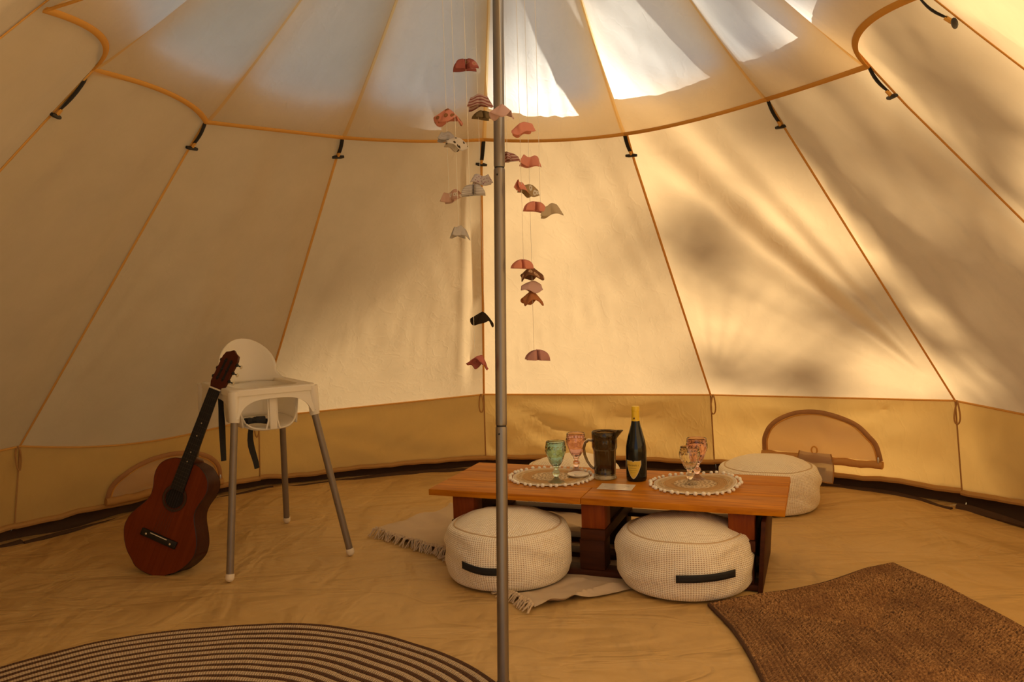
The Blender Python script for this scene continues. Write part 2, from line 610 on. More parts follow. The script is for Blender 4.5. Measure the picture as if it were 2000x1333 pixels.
    def ball(self, c, r, seg=10, rings=7, sc=(1, 1, 1)):
        c = V(c)
        st = len(self.v)
        prof = [(sin(pi * i / rings) * r, -cos(pi * i / rings) * r) for i in range(rings + 1)]
        prof[0] = (0, -r)
        prof[-1] = (0, r)
        self.lathe(prof, seg)
        for q in range(st, len(self.v)):
            p = self.v[q]
            self.v[q] = c + V((p.x * sc[0], p.y * sc[1], p.z * sc[2]))
        return self


def mesh_of(name, g, mat, smooth=True):
    me = bpy.data.meshes.new(name)
    me.from_pydata([tuple(p) for p in g.v], [], g.f)
    if g.uv:
        uvl = me.uv_layers.new(name='UVMap')
        for fi, uvs in g.uv.items():
            p = me.polygons[fi]
            for li, uv in zip(p.loop_indices, uvs):
                uvl.data[li].uv = uv
    me.materials.append(mat)
    me.update()
    if smooth:
        me.shade_smooth()
        try:
            me.set_sharp_from_angle(angle=radians(40))
        except Exception:
            pass
    return me


def obj(name, g, mat, parent=None, smooth=True):
    o = bpy.data.objects.new(name, mesh_of(name, g, mat, smooth))
    COL.objects.link(o)
    if parent is not None:
        o.parent = parent
    return o


def inst(name, me, parent, loc=(0, 0, 0), rot=None, scale=None):
    o = bpy.data.objects.new(name, me)
    COL.objects.link(o)
    o.parent = parent
    o.location = loc
    if rot is not None:
        o.rotation_euler = rot
    if scale is not None:
        o.scale = scale
    return o


def tag(o, label, cat=None, group=None, kind=None):
    if label:
        o['label'] = label
    if cat:
        o['category'] = cat
    if group:
        o['group'] = group
    if kind:
        o['kind'] = kind
    return o


def thing(name, label, cat, loc=(0, 0, 0), rotz=0.0, group=None, matrix=None):
    o = bpy.data.objects.new(name, None)
    o.empty_display_size = 0.1
    COL.objects.link(o)
    if matrix is not None:
        o.matrix_world = matrix
    else:
        o.location = loc
        o.rotation_euler = (0, 0, rotz)
    return tag(o, label, cat, group)


def struct(name, label):
    o = bpy.data.objects.new(name, None)
    o.empty_display_size = 0.1
    COL.objects.link(o)
    return tag(o, label, None, None, 'structure')


def dup(root, loc, rotz, label):
    r = root.copy()
    COL.objects.link(r)
    r.location = loc
    r.rotation_euler = (0, 0, rotz)
    r['label'] = label
    for ch in list(root.children):
        c = ch.copy()
        COL.objects.link(c)
        c.parent = r
        for gch in ch.children:
            d = gch.copy()
            COL.objects.link(d)
            d.parent = c
    return r


def solid(o, t, offset=0.0):
    m = o.modifiers.new('thickness', 'SOLIDIFY')
    m.thickness = t
    m.offset = offset
    return o


def lerp(a, b, t):
    return a + (b - a) * t


def sstep(a, b, x):
    t = max(0.0, min(1.0, (x - a) / (b - a)))
    return t * t * (3 - 2 * t)


def nz(x, y, z=0.0):
    return noise.noise(V((x, y, z)))


# ------------------------------------------------------------------ the tent: frame lines
# seams run k = -3 .. 8 around the tent (30 degrees apart, seam 3 at the back)
PHI, DPHI = -0.017, pi / 6


def ring(i, R, z):
    a = PHI + (i - 3) * DPHI
    return V((R * sin(a), R * cos(a), z))


APEX = V((0.07, -0.05, 2.985))
WT = {i: ring(i, 2.5, 0.475) for i in range(-3, 10)}           # tops of the wall at the seams
WT[1] = V((-2.168, 1.208, 0.462))
WT[2] = V((-1.352, 2.140, 0.427))
WT[3] = V((-0.086, 2.500, 0.475))
WT[4] = V((1.220, 2.185, 0.471))
WT[5] = V((2.148, 1.286, 0.527))
TG_SIDE = {8: ring(8, 1.47, 1.74), -2: ring(-2, 1.47, 1.74)}
# the A-frame doorway at the front: two flaps run from the door edges to the neighbouring seams
WT[-3], WT[9] = V((-1.12, -2.46, 0.10)), V((1.12, -2.46, 0.10))
DOOR_TOP = V((0.0, -2.20, 2.02))
TG = {0: V((-1.305, -0.026, 1.676)), 1: V((-1.127, 0.624, 1.681)), 2: V((-0.662, 1.108, 1.710)),
      3: V((-0.039, 1.291, 1.688)), 4: V((0.628, 1.128, 1.686)), 5: V((1.139, 0.663, 1.710)),
      6: V((1.273, 0.018, 1.678)), 7: V((1.121, -0.629, 1.708))}
for i in range(-3, 10):
    if i not in TG:
        TG[i] = ring(i, 1.292, 1.694)
TG[9] = TG[-3] = DOOR_TOP
TG.update(TG_SIDE)
LC = {0: V((-1.185, -0.022, 1.807)), 1: V((-1.049, 0.578, 1.765)), 2: V((-0.622, 1.026, 1.776)),
      3: V((-0.023, 1.198, 1.782)), 4: V((0.584, 1.046, 1.763)), 5: V((1.066, 0.616, 1.804)),
      6: V((1.190, 0.017, 1.769))}
for i in range(-3, 10):
    if i not in LC:
        LC[i] = ring(i, 1.198, 1.783)
LC[-1] = LC[-1] + V((0.016, 0.0, 0.006))
LC[9] = LC[-3]


def seam_pt(i, t):
    """a seam from wall top (0) through the toggle point (0.5) to the apex (1)"""
    if i in (-3, 9) and t <= 0.5:       # door flap gathered back to the side
        k = t / 0.5
        p = lerp(WT[i], DOOR_TOP, k)
        p.x = WT[i].x * (1 - k ** 2.4)
        return p
    if t <= 0.5:
        p = lerp(WT[i], TG[i], t / 0.5)
    else:
        p = lerp(TG[i], APEX, (t - 0.5) / 0.5)
    return p


T_WIN0, T_WIN1 = 0.594, 0.93        # clear windows in the top of the roof


def roof_pt(i, u, t, fold=True):
    a, b = seam_pt(i, t), seam_pt(i + 1, t)
    p = lerp(a, b, u)
    w = (b - a).length
    mid = (a + b) * 0.5
    nrm = V((mid.x - APEX.x, mid.y - APEX.y, 0))
    if nrm.length < 1e-4:
        return p
    nrm.normalize()
    nrm = (nrm + V((0, 0, 1))).normalized()
    if i == 1 and t < 0.2:
        p = p + V((0, 0, -0.055 * sin(pi * u) * (1.25 - 0.5 * u) * (1 - t / 0.2)))
    sag = 4 * u * (1 - u) * sin(pi * min(1, t * 1.05)) * (0.035 if -1 <= i <= 6 else 0.0)
    d = -sag
    if fold:
        # tension folds that fan out from the lower corners of a panel
        length = 3.4 * t
        edge = sstep(0, 0.08, u) * sstep(0, 0.08, 1 - u) * sstep(0, 0.03, t) * (1 - 0.8 * sstep(0.5, 0.75, t))
        for side, amp in ((1, 0.008 if i == 4 else 0.018 if i > 4 else 0.008), (0, 0.006 if i >= 4 else 0.010)):
            x = (1 - u if side else u) * w
            th = atan2(x, length + 0.02)
            rr = hypot(x, length)
            fn = nz(th * (10 if i == 4 else 17) + i * 3.7 + side * 9.1, rr * 0.35, i)
            d += amp * fn * (1 - 0.8 * sstep(0.45, 0.9, th)) * sstep(0.05, 0.6, rr) * edge * (1.2 if i in (4, 5) else 0.9)
            if i == 4 and side:      # the long slack folds of the right back panel
                for t0, wd, am in ((0.275, 0.055, -0.058), (0.43, 0.07, -0.020), (0.15, 0.035, -0.016)):
                    qq = (th - t0) / wd
                    d += am * qq * exp(-qq * qq) * sstep(0.12, 0.9, rr) * edge
        if i == 2:               # loose pleat beside the back seam
            d += (-0.016 * exp(-((u - 0.935) / 0.016) ** 2) + 0.008 * exp(-((u - 0.89) / 0.02) ** 2)) * sstep(0, 0.1, t)
        if -1 <= i <= 1:         # soft hanging folds of the shaded side
            d += 0.016 * nz(u * 4.5 + t * 1.6 + i * 3.1, t * 0.9, 6.1) * edge
        d += 0.006 * nz(u * 5 + i * 11, t * 3, 2.2) * edge
    return p + nrm * d


ceiling = struct('ceiling', 'cream canvas tent roof of twelve sloping panels')

ROOF_T = [0, .02, .045, .07, .1, .13, .16, .19, .22, .25, .28, .31, .34, .37, .40, .43, .46, .48, .5, .52, .54, .57, T_WIN0,
          .64, .68, .73, .78, .83, .88, T_WIN1, .96, 0.985]
for k_ in range(-3, 9):
    g = G()
    gw = G()
    i = k_
    door = k_ in (-3, 8)
    rows = []
    ts = ROOF_T
    if k_ == 4:                 # the slack panel needs a finer mesh for its long folds
        ts = [a + (b - a) * q / 5 for a, b in zip(ROOF_T, ROOF_T[1:]) for q in range(5 if b <= 0.5 else 1)] + [ROOF_T[-1]]
    inner = 120 if k_ == 4 else 46 if 0 <= k_ <= 6 else 14
    for t in ts:
        w = (seam_pt(i + 1, t) - seam_pt(i, t)).length
        m = min(0.3, 0.062 / max(w, 1e-3))
        us = [0, m] + [m + (1 - 2 * m) * q / inner for q in range(1, inner)] + [1 - m, 1]
        rows.append([roof_pt(i, u, t) for u in us])
    n = len(rows[0])
    base = len(g.v)
    for r in rows:
        g.v += r
    wmap = {}
    for j in range(len(rows) - 1):
        t0, t1 = ts[j], ts[j + 1]
        for c in range(n - 1):
            quad = (base + j * n + c, base + j * n + c + 1, base + (j + 1) * n + c + 1, base + (j + 1) * n + c)
            if not door and t0 >= T_WIN0 - 1e-6 and t1 <= T_WIN1 + 1e-6 and 0 < c < n - 2:
                q2 = []
                for idx in quad:
                    if idx not in wmap:
                        wmap[idx] = len(gw.v)
                        gw.v.append(g.v[idx])
                    q2.append(wmap[idx])
                gw.face(q2)
            else:
                g.face(quad)
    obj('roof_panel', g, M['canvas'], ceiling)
    if gw.v:
        obj('clear_window', gw, M['pvc'], ceiling)

for i in range(-2, 9):
    g = G()
    pts = []
    for q in range(25):
        t = 0.0 + q / 24 * 0.97
        p = seam_pt(i, t)
        inw = V((-p.x, -p.y, -max(0.25, hypot(p.x, p.y)))).normalized()
        pts.append(p + inw * 0.004)
    side = V((pts[-1].x, pts[-1].y, 0)) - V((pts[0].x, pts[0].y, 0))
    up = V((-pts[0].x, -pts[0].y, -hypot(pts[0].x, pts[0].y)))
    g.tube(pts, 0.0060, 8, flat=0.35, up=up)
    obj('roof_seam', g, M['seam'], ceiling)

# ------------------------------------------------------------------ the tent: low upright wall
WALL_Z = 0.058


def wall_pt(i, u, s):
    """s: 0 at the hem, 1 at the wall top"""
    a, b = WT[i], WT[i + 1]
    top = lerp(a, b, u)
    sag = 4 * u * (1 - u)
    if i == 1:
        sag = sin(pi * u) ** 1.0 * (1.0 if u > 0 else 1)
        top = top + V((0, 0, -0.055 * sin(pi * u) * (1.25 - 0.5 * u)))
    fa, fb = V((a.x, a.y, 0)).normalized() * 2.565, V((b.x, b.y, 0)).normalized() * 2.565
    bot = lerp(fa, fb, u)
    out = V((bot.x, bot.y, 0)).normalized()
    bot = bot + out * (0.05 * 4 * u * (1 - u))
    bot.z = WALL_Z + 0.016 * nz(i * 2.3 + u * 4.2, 3.1) + 0.006 * nz(i + u * 15, 8.1)
    lift = {-2: 0.02, -1: 0.03, 0: 0.026, 1: 0.012, 5: 0.014, 6: 0.024, 7: 0.02}
    bot.z += lerp(lift.get(i, 0.0), lift.get(i + 1, 0.0), u)
    p = lerp(bot, top, s)
    # drag lines that run down from the seam tops
    e = sstep(0, 0.06, u) * sstep(0, 0.06, 1 - u) * sstep(0, 0.12, 1 - s) * sstep(0, 0.2, s)
    w = (b - a).length
    d = 0.0
    for uu in (u, 1 - u):
        th = atan2((1 - s) * 0.42 + 0.01, uu * w + 0.02)
        d += 0.012 * nz(th * 9 + i * 5.1 + (3 if uu == u else 0), uu * 1.5, 4.4) * sstep(0.0, 0.3, uu)
    d += 0.014 * nz(i * 7 + u * 3 + s * 2, s * 2 - u * 2, 1.3)
    return p + out * (d * e - 0.012 * sin(pi * s) * 4 * u * (1 - u))


walls = {'left': (-3, 2), 'back': (2, 4), 'right': (4, 9)}
wall_roots = {}
for nm, lab in (('left', 'ochre canvas tent wall on the left behind guitar'),
                ('back', 'ochre canvas tent wall straight behind the low table'),
                ('right', 'ochre canvas tent wall on the right with arched vent')):
    wall_roots[nm] = struct('wall_' + nm, lab)
for nm, (a, b) in walls.items():
    for i in range(a, b):
        g = G()
        g.grid(lambda u, v: wall_pt(i, u, v), 44 if 0 <= i <= 6 else 12, 16)
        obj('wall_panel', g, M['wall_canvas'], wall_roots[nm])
        g = G()
        pts = []
        for q in range(25):
            p = wall_pt(i, q / 24, 1.0)
            pts.append(p + V((-p.x, -p.y, 0)).normalized() * 0.006 + V((0, 0, -0.002)))
        g.tube(pts, 0.006, 6, flat=0.8)
        obj('eave_seam', g, M['seam'], wall_roots[nm])
        g = G()
        pts = []
        for q in range(31):
            p = wall_pt(i, q / 30, 0.0)
            pts.append(p + V((-p.x, -p.y, 0)).normalized() * 0.006 + V((0, 0, 0.012)))
        g.tube(pts, 0.014, 8, flat=1.0)
        obj('wall_hem', g, M['wall_canvas'], wall_roots[nm])
for i, nm in ((0, 'left'), (1, 'left'), (2, 'left'), (3, 'back'), (4, 'back'), (5, 'right'), (6, 'right')):
    inw = V((-WT[i].x, -WT[i].y, 0)).normalized()
    tan = V((-inw.y, inw.x, 0))
    g = G()
    pts = [wall_pt(min(i, 7), 0.0, s / 10) + inw * 0.003 for s in range(10, -1, -1)]
    g.tube(pts, 0.004, 6, flat=0.5, up=inw)
    obj('wall_seam', g, M['loop_cord'], wall_roots[nm])
    # hanging toggle loop below each seam top
    g = G()
    c0 = WT[i] + inw * 0.016 + tan * (0.018 if i > 3 else -0.018)
    loop = []
    for q in range(22):
        a = 2 * pi * q / 21
        loop.append(c0 + tan * (0.016 * sin(a) * (0.55 + 0.45 * (1 - cos(a)) / 2)) + V((0, 0, -0.055 * (1 - cos(a)))) + inw * 0.004 * sin(2 * a))
    g.tube(loop, 0.0042, 6, caps=True)
    obj('tie_loop', g, M['loop_cord'], wall_roots[nm])

# dark groundsheet edge that shows between the wall hem and the floor
trim = struct('trim_1', 'dark groundsheet edge along the foot of the wall')
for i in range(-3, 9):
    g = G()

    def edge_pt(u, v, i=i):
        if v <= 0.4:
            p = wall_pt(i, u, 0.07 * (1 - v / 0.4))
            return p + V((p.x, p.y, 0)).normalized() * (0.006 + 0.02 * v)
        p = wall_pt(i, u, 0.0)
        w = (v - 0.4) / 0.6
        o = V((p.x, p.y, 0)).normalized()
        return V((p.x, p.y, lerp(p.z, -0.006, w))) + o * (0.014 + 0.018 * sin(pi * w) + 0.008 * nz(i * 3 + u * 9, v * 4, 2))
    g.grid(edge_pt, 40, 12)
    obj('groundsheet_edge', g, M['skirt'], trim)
    # slack roll of sheet lying along the edge
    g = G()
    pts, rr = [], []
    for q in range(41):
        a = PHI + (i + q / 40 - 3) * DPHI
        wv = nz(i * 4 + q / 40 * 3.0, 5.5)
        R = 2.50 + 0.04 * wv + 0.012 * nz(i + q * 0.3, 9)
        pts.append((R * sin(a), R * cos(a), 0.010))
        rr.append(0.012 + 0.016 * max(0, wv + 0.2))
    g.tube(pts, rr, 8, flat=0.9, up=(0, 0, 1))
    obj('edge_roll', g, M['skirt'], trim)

# ------------------------------------------------------------------ floor
floor = None
g = G()


def floor_pt(u, v):
    a = 2 * pi * u
    r = 2.66 * v ** 0.8
    x, y = r * sin(a), r * cos(a)
    e = sstep(1.9, 2.45, r)
    z = -0.001 + e * (0.014 + 0.030 * nz(x * 1.6, y * 1.6, 3) + 0.010 * nz(x * 5, y * 5, 1))
    return (x, y, z)


g.grid(floor_pt, 160, 50, closed_u=True)
floor = obj('floor', g, M['floor'])
tag(floor, 'tan coated groundsheet covering the whole tent floor', None, None, 'structure')
g = G()
g.box((0, 0, -0.07), (60, 60, 0.1))
tag(obj('ground', g, M['grass'], None, False), 'dry pale grass field outside the tent', None, None, 'structure')

# ------------------------------------------------------------------ arched vents in the wall


def vent(idx, i, uc, hw, z0, z1, wname, label, pouch=False):
    w = struct('window_%d' % idx, label)
    a, b = WT[i], WT[i + 1]
    inw = V((-(a + b).x, -(a + b).y, 0)).normalized()

    def wp(u, z, off):
        top = lerp(a, b, u).z
        s = (z - WALL_Z) / (top - WALL_Z)
        return wall_pt(i, u, s) + inw * off

    def arch(th, k=1.0, off=0.012):
        return wp(uc - hw * k * cos(th), z0 + (z1 - z0) * k * sin(th) ** 0.9 if sin(th) > 0 else z0, off)
    g = G()
    pts = [arch(pi * q / 48) for q in range(49)]
    g.tube(pts, 0.0125, 8, flat=0.5, up=inw)
    obj('zip_flap', g, M['zip'], w)
    g = G()
    g.tube([arch(pi * q / 48, 0.945, 0.013) for q in range(49)], 0.004, 6)
    obj('zip', g, M['seam'], w)
    g = G()

    def mesh_pt(u, v):
        th = pi * u
        k = v * 0.97
        return wp(uc - hw * k * cos(th), z0 + (z1 - z0) * k * max(0, sin(th)) ** 0.9, 0.009 - 0.006 * sin(pi * v) * nz(u * 7, v * 3))
    g.grid(mesh_pt, 40, 10)
    obj('mesh_screen', g, M['mesh'], w)
    g = G()
    pts = []
    for q in range(25):
        u = uc - hw * 1.03 + 2.06 * hw * q / 24
        pts.append(wp(u, z0 - 0.022 + 0.007 * nz(q * 0.4, idx), 0.018))
    g.tube(pts, [0.020 + 0.006 * nz(q * 0.5, 3 + idx) for q in range(25)], 10)
    obj('rolled_flap', g, M['wall_canvas'], w)
    g = G()
    p = wp(uc + hw * 0.985, z0 + 0.02, 0.022)
    g.tube([p, p + V((0, 0, -0.012)), p + V((0, 0, -0.03))], [0.004, 0.006, 0.003], 8)
    obj('zip_pull', g, M['pull_metal'], w)
    if pouch:
        uh = 0.074
        up_ = uc - 0.015
        g = G()

        def pp(u, v):
            k = 0.9 + 0.12 * sin(pi * v * 0.8)
            base = wp(up_ - uh * k + 2 * uh * k * u, max(z0 + 0.018 - 0.155 * v, 0.03), 0.022 + 0.055 * v + 0.012 * sin(pi * u))
            return base
        g.grid(pp, 14, 12)
        o = obj('sheer_pouch', g, M['sheer'], w)
        g = G()
        g.tube([pp(u, v) for u, v in [(0, q / 10) for q in range(11)] + [(q / 10, 1) for q in range(1, 11)] + [(1, 1 - q / 10) for q in range(1, 11)]], 0.0035, 6)
        obj('pouch_binding', g, M['loop_cord'], w)
        g = G()
        g.grid(lambda u, v: V(pp(0.34 + 0.45 * u, 0.52 + 0.42 * v)) - inw * 0.004, 6, 6)
        obj('care_label', g, M['care_label'], w)
        g = G()
        c0 = wp(up_, z0 + 0.03, 0.02)
        tn = V((-inw.y, inw.x, 0))
        g.tube([c0 + tn * (0.016 * sin(2 * pi * q / 12)) + V((0, 0, 0.020 * cos(2 * pi * q / 12))) for q in range(12)], 0.004, 6, closed=True)
        obj('tie_loop', g, M['binding'], w)
    return w


vent(1, 4, 0.475, 0.238, 0.175, 0.415, 'right', 'arched mesh vent with zip low in the right wall', True)
vent(2, 1, 0.575, 0.235, 0.125, 0.335, 'left', 'arched mesh vent low in the left wall behind guitar')

# ------------------------------------------------------------------ white liner under the roof
liner = thing('tent_liner', 'white cotton sun liner hung under the roof peak by black straps', 'canopy')
LAP = V((0.07, -0.06, 2.80))


def liner_pt(i, u, t):
    """t 0 at the scalloped edge"""
    a, b = LC[i], LC[i + 1]
    e0 = lerp(a, b, u)
    mid = (a + b) * 0.5
    inw = V((LAP.x - mid.x, LAP.y - mid.y, 0)).normalized()
    arch = 4 * u * (1 - u)
    amp = {-1: 0.050, 6: 0.050, 7: 0.03, 0: 0.042, 5: 0.018, 4: 0.012, 3: 0.012, 2: 0.016, 1: 0.024}.get(i, 0.06)
    e0 = e0 + inw * (amp * arch) + V((0, 0, amp * 0.95 * arch))
    p = lerp(e0, LAP, t)
    n = (V((mid.x - LAP.x, mid.y - LAP.y, 0)).normalized() + V((0, 0, 1.15))).normalized()
    sag = sin(pi * t ** 0.7) * (0.025 + 0.022 * arch)
    f = sstep(0, 0.05, u) * sstep(0, 0.05, 1 - u)
    d = -sag - (0.010 + 0.044 * arch) * (1 - t) + f * (1 - t) * sstep(0, 0.12, t) * (0.007 * nz(u * 13 + i * 5, t * 1.5, 3) + 0.004 * nz(u * 26 + i * 9, t * 2.5, 8) * sstep(0, 0.1, t))
    return p + n * d


for i in range(-3, 9):
    g = G()
    def glow_m(i_, v):
        return min(0.2, 0.013 / max(0.02, (LC[i_ + 1] - LC[i_]).length * (1 - v * 0.985)))
    g.grid(lambda u, v: liner_pt(i, lerp(glow_m(i, v), 1 - glow_m(i, v), u), v * 0.985), 36 if -1 <= i <= 6 else 12, 30 if -1 <= i <= 6 else 12)
    gt = G()
    ip = i - 1 if i > -3 else 8
    gt.grid(lambda u, v: liner_pt(ip, 1 - glow_m(ip, v) * (1 - 2 * u), v * 0.985) if u < 0.5 else liner_pt(i, glow_m(i, v) * (2 * u - 1), v * 0.985), 4, 30)
    obj('liner_glow_strip', gt, M['tape'], liner)  # strip along each liner seam, coloured like the glow from behind
    obj('liner_panel', g, M['liner'], liner)
    g = G()
    pts = []
    for q in range(25):
        u = q / 24
        p = liner_pt(i, u, 0.0)
        pts.append(p)
    mid = (LC[i] + LC[i + 1]) * 0.5
    out = V((mid.x, mid.y, mid.z * 0.2)).normalized()
    g.tube(pts, 0.0105, 8, flat=0.35, up=(out + V((0, 0, 1))).normalized())
    obj('edge_binding', g, M['binding'], liner)
for i in range(0, 8):
    a, b = LC[i], TG[i]
    inw = V((-a.x, -a.y, -1.0)).normalized()
    d = (b - a).normalized()
    side = d.cross(inw).normalized()
    g = G()
    p0 = a + inw * 0.008 + d * 0.008
    p1 = b + inw * 0.014 - d * 0.022
    pts = [lerp(p0, p1, q / 6) + inw * 0.006 * sin(pi * q / 6) for q in range(7)]
    g.tube(pts, [0.010, 0.011, 0.0115, 0.0115, 0.011, 0.010, 0.007] if i in (0, 6, 7) else 0.0085, 8, flat=0.25, up=inw)
    st = obj('tie_strap', g, M['webbing'], liner)
    g = G()
    c0 = b + inw * 0.016
    tilt = d * (0.012 * nz(i * 3.3, 1))
    g.tube([c0 - side * 0.026 - tilt, c0 - side * 0.012, c0 + side * 0.012, c0 + side * 0.026 + tilt], [0.0055, 0.0075, 0.0075, 0.0055], 8)
    obj('toggle', g, M['black_plastic'], st)
    g = G()
    g.tube([c0 - d * 0.026, c0 - d * 0.006], 0.006, 6)
    obj('toggle_cord', g, M['binding'], st)

# ------------------------------------------------------------------ centre pole
pole = thing('tent_pole', 'grey steel centre pole standing upright in the middle of tent', 'pole', (0.004, -0.350, 0))
P0, P1 = V((0, 0, 0)), V((0.066, 0.300, 2.98))


def pole_pt(z):
    return lerp(P0, P1, z / 2.98)


sections = [(0.0, 0.722, 0.0162), (0.726, 1.448, 0.0160), (1.452, 2.97, 0.0158)]
for a, b, r in sections:
    g = G()
    zs = [a, a + 0.004, a + 0.02, (a + b) / 2, b - 0.02, b - 0.004, b]
    g.tube([pole_pt(z) for z in zs], [r * 0.94, r, r, r, r, r, r * 0.94], 32)
    obj('pole_section', g, M['pole'], pole)
for z in (0.724, 1.450):
    g = G()
    g.tube([pole_pt(z - 0.008), pole_pt(z + 0.008)], 0.0140, 24)
    obj('pole_spigot', g, M['pole_gap'], pole)
    g = G()
    pz = pole_pt(z - 0.02)
    g.ball(pz + V((-0.006, -0.0155, 0)), 0.0028, 8, 6)
    obj('spring_button', g, M['pole_gap'], pole)
g = G()
g.lathe([(0, 0), (0.024, 0), (0.024, 0.012), (0.018, 0.022), (0.0, 0.022)], 24)
obj('pole_foot', g, M['black_plastic'], pole)

# ------------------------------------------------------------------ hanging fabric garlands
HOOP_Z, HOOP_C, HOOP_R = 2.24, V((0.055, -0.14, 2.24)), 0.165
hoop = thing('garland_hoop', 'pale wooden hoop round the pole top holding the fabric garlands', 'hoop')
g = G()
g.tube([HOOP_C + V((HOOP_R * cos(2 * pi * q / 48), HOOP_R * sin(2 * pi * q / 48), 0)) for q in range(48)], 0.006, 8, closed=True)
obj('ring', g, M['hoop'], hoop)
for q in range(4):
    a = 2 * pi * q / 4 + 0.5
    g = G()
    g.tube([HOOP_C + V((HOOP_R * cos(a), HOOP_R * sin(a), 0)), V((0.058 + 0.02 * cos(a), -0.12 + 0.02 * sin(a), 2.62))], 0.0012, 5)
    obj('hanging_cord', g, M['thread'], hoop)


def fabric_piece(shape, seed):
    """folded scrap of cloth threaded on its string at the origin"""
    g = G()
    r = random.Random(seed)
    ph = r.uniform(0, 6)
    if shape == 'dome':            # disc folded into two lobes with a slit between
        for s in (-1, 1):
            def fn(u, v, s=s):
                a = pi * u
                x = 0.031 * v * cos(a)
                z = 0.027 * v * sin(a) ** 0.9 - 0.013 + 0.004 * sin(2.3 * a + ph) * v * (1 - sin(a))
                slit = exp(-(x / 0.0035) ** 2)
                y = s * (0.017 * sqrt(max(0, 1 - (v * (0.35 + 0.65 * sin(a))) ** 2)) + 0.001)
                if s < 0:
                    y += 0.017 * slit
                return (x, y + 0.003 * sin(x * 120 + ph), z)
            g.grid(fn, 30, 8, lambda u, v: (0.5 + 0.5 * v * cos(pi * u), 0.5 * v * sin(pi * u)))
    elif shape == 'tent':          # cloth pinched into a peak with drooping points
        def fn(u, v):
            a = 2 * pi * u
            k = v ** 0.85
            lob = 1 + 0.16 * cos(3 * a + ph)
            x = 0.033 * k * cos(a) * lob
            y = 0.021 * k * sin(a) * lob
            z = 0.015 - 0.031 * v ** 1.1 + 0.008 * v * v * sin(3 * a + ph) + 0.003 * sin(5 * a) * v
            return (x, y, z)
        g.grid(fn, 36, 8, lambda u, v: (0.5 + 0.5 * v * cos(2 * pi * u), 0.5 + 0.5 * v * sin(2 * pi * u)), True)
    elif shape == 'drape':         # square folded over the thread, creased down the middle
        def fn(u, v):
            s, t = u * 2 - 1, v * 2 - 1
            x = s * (0.021 + 0.011 * abs(t)) + 0.004 * t
            z = 0.013 - 0.028 * abs(t) ** 1.05 + 0.004 * s * (1 if t > 0 else -1) * abs(t) + 0.0035 * sin(s * 3.4 + ph)
            y = 0.020 * (1 if t > 0 else -1) * abs(t) ** 0.8 * (0.7 + 0.3 * sin(s * 2 + ph)) + 0.008 * exp(-(s / 0.16) ** 2) * (abs(t)) * (1 if t < 0 else -1)
            return (x, y, z)
        g.grid(fn, 24, 18, lambda u, v: (u, v))
    else:                          # 'wing': scrap folded to a flap with a curled lip
        def fn(u, v):
            s, t = u * 2 - 1, v * 2 - 1
            x = s * 0.033 * (1 - 0.30 * (0.5 + 0.5 * t))
            top = 0.012 * (1 - abs(s - 0.25) ** 1.5) + 0.004
            z = lerp(-0.014 + 0.006 * abs(s) ** 2 + 0.004 * sin(s * 4 + ph), top, 0.5 - 0.5 * cos(pi * (1 - abs(t))))
            y = 0.017 * t * (1.1 - 0.4 * s) + 0.006 * s - 0.006 * exp(-((s + 0.2) / 0.2) ** 2) * (1 - t * t)
            return (x, y, z)
        g.grid(fn, 24, 16, lambda u, v: (u, v))
    return g


